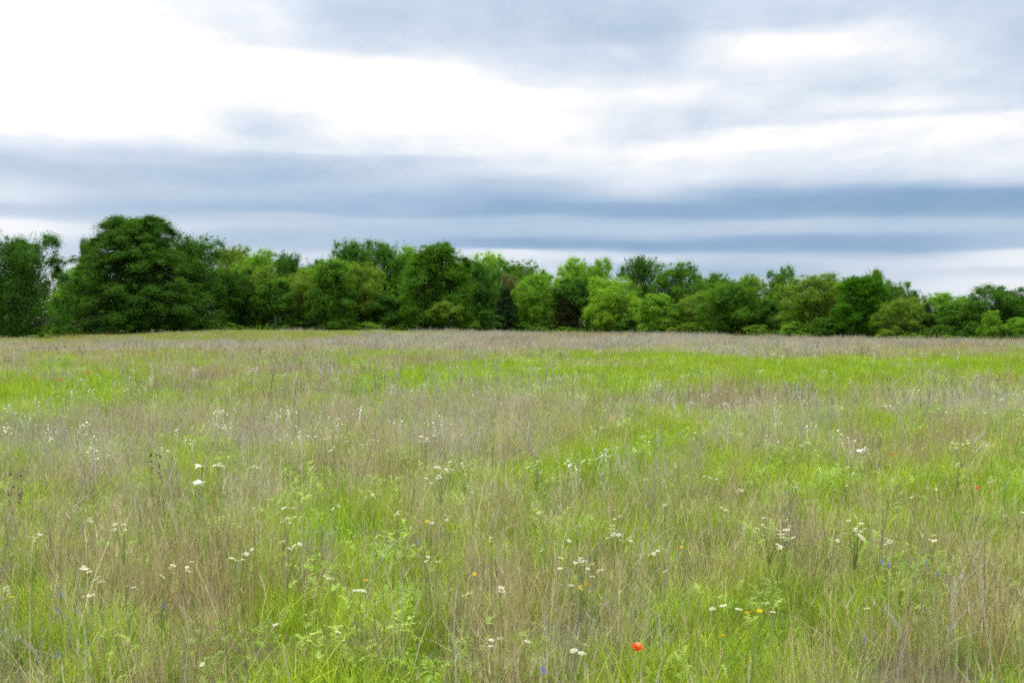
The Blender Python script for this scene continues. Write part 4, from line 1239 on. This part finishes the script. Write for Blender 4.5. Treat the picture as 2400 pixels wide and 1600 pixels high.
def dead_stalk(px, py, foot_dx, mat, knobs, label, h=0.60, thick=0.0022, branches=3):
    x, d = at(px, py, h)
    gz = float(terrain(x, d))
    root = link("dead_stalk", None, loc=(x - foot_dx * d / FPX, d, gz))
    tag(root, label, "weed")
    top = np.array([foot_dx * d / FPX, 0.0, h - gz])
    G = Geo()
    P = stem_path(np.array([0, 0, -0.02]), top, FR, 0.012)
    G.add(*tube(P, np.linspace(thick, thick * 0.55, 5), 5), 0.5)
    link("stem", G.mesh("stem", mat), root)
    G = Geo()
    for i in range(branches):
        t = FR.uniform(0.45, 0.95); p = top * t
        e = p + np.array([FR.normal(0, 0.03), FR.normal(0, 0.03), FR.uniform(0.05, 0.13)])
        G.add(*tube(np.stack([p, (p + e) / 2 + FR.normal(0, 0.01, 3), e]), np.array([0.6, 0.45, 0.3]) * thick, 4), 0.5)
        b = link("branch", G.mesh("branch", mat), root); G = Geo()
    for i in range(knobs):
        p = top * FR.uniform(0.62, 1.02) + FR.normal(0, 0.012, 3)
        V, F = tube(np.stack([p - [0, 0, 0.012], p - [0, 0, 0.006], p, p + [0, 0, 0.007], p + [0, 0, 0.012]]), np.array([0.002, 0.008, 0.010, 0.008, 0.002]) * FR.uniform(0.8, 1.3), 6)
        G.add(V, F, 0.5)
        link("seed_head", G.mesh("seed_head", mat), root); G = Geo()
    return root


for a in [(24, 1092, 2, M_BROWN, 5, "brown seedy weed stalk by the left border, left of a pair"), (46, 1098, -1, M_BROWN, 8, "dark brown seedy weed stalk by the left border, right of a pair"),
          (354, 1058, 2, M_BROWN, 6, "thin brown beaded weed stalk, left of two beside green tuft"), (373, 1062, 1, M_BROWN, 7, "thin brown beaded weed stalk, right of two beside green tuft"),
          (660, 1506, -60, M_PALE, 0, "pale dead stalk leaning left at the bottom, left of middle"), (2240, 1350, -14, M_PALE, 0, "bleached dead stalk near right border, left of a pair"),
          (2300, 1343, -30, M_PALE, 0, "bleached thin stalk leaning near the right border, right of pair"), (425, 1395, -30, M_PALE, 0, "grey leaning stalk among brown grass, lower left"),
          (570, 1490, 2, M_BROWN, 0, "single dark upright stalk at bottom left"), (1068, 1392, 4, M_PALE, 0, "grey upright stalk in brown grass below the middle"),
          (1270, 1415, -20, M_PALE, 0, "pale leaning stalk right of the middle, lower meadow"), (198, 1500, 4, M_PALE, 0, "thick grey upright stalk at lower left"),
          (1545, 1440, 8, M_PALE, 0, "pale upright stalk above the orange-red flower"), (484, 1070, 26, M_PALE, 0, "long pale straw stalk crossing the umbel row")]:
    dead_stalk(*a)


def far_flowers():
    rng = np.random.default_rng(91)
    meshes = []
    for v in range(5):
        V, F = [], []
        for k in range(int(rng.integers(4, 11))):
            c = np.array([rng.normal(0, 0.055), rng.normal(0, 0.055), 0.47 + rng.normal(0, 0.035)])
            r = rng.uniform(0.007, 0.012); b = len(V)
            V.append(c + [0, 0, 0.3 * r])
            tl = rng.normal(0, 0.4, 2)
            for q in range(6):
                a = q * 1.047
                V.append(c + r * np.array([math.cos(a), math.sin(a), tl[0] * math.cos(a) + tl[1] * math.sin(a)]))
            F += [(b, b + 1 + q, b + 1 + (q + 1) % 6) for q in range(6)]
            b = len(V); V += [c - [0.001, 0, 0], c + [0.001, 0, 0], np.array([0, 0, 0.2])]
            F.append((b, b + 1, b + 2))
        me = mesh_from("far_daisies", V, F, M_WHITE)
        meshes.append(me)
    x, y = field_points(9, 95, 1.2, rng)
    g, d, r, e, u = cover(x, y)
    v = HOR + FPX * (CAM_H - 0.46) / y
    band = np.exp(-0.5 * ((v - 985) / 70) ** 2) * 1.0 + 0.22 * np.exp(-0.5 * ((v - 850) / 40) ** 2)
    clus = np.clip(0.35 + 0.9 * vnoise(x / 1.7, y / 2.6, 33) + 0.4 * vnoise(x / 6, y / 8, 34), 0, 1)
    k = rng.random(len(x)) < band * clus * 1.1
    x, y = x[k], y[k]; n = len(x)
    s = rng.uniform(0.8, 1.25, n)
    scatter("far_white_flowers", [{"P": np.stack([x, y, terrain(x, y)], 1), "R": np.stack([0 * x, 0 * x, rng.random(n) * 6.28], 1), "S": np.stack([s, s, rng.uniform(0.9, 1.12, n)], 1),
                                   "T": rng.random((n, 3)), "I": rng.integers(0, 5, n), "meshes": meshes}], "countless tiny white flower specks over the middle distance of the meadow", "wildflowers")


far_flowers()


def bird(px, py, d, span, label):
    s = span
    body = [(-0.05, 0.42, 0), (0.05, 0.42, 0), (0.07, 0, 0.05), (-0.07, 0, 0.05), (0, -0.42, 0), (0, 0.0, -0.07), (0, 0.55, 0)]
    F = [(0, 6, 1), (0, 1, 2), (0, 2, 3), (3, 2, 4), (0, 3, 5), (3, 4, 5), (2, 1, 5), (4, 2, 5), (1, 6, 5), (6, 0, 5)]
    V = list(body)
    for sd in (-1, 1):
        b = len(V)
        V += [(0.05 * sd, 0.22, 0.03), (0.5 * sd, 0.12, 0.22), (1.0 * sd, -0.12, 0.12), (0.45 * sd, -0.15, 0.18), (0.05 * sd, -0.18, 0.03), (0.5 * sd, 0.0, 0.17)]
        F += [(b, b + 1, b + 3), (b, b + 3, b + 4), (b + 1, b + 2, b + 3), (b, b + 5, b + 1), (b + 4, b + 3, b + 5)]
    V = np.array(V) * s * 0.5
    o = link("bird", mesh_from("bird", V, F, M_BIRD), loc=((px - 1200) / FPX * d, d, CAM_H + (HOR - py) / FPX * d))
    o.rotation_euler = (0.1, 0.3, 1.1)
    tag(o, label, "bird")


bird(1569, 575, 110, 0.30, "tiny dark bird flying above the ragged upright elm tips")
bird(2293, 654, 150, 0.30, "tiny dark bird low over the right-hand end of the wood")
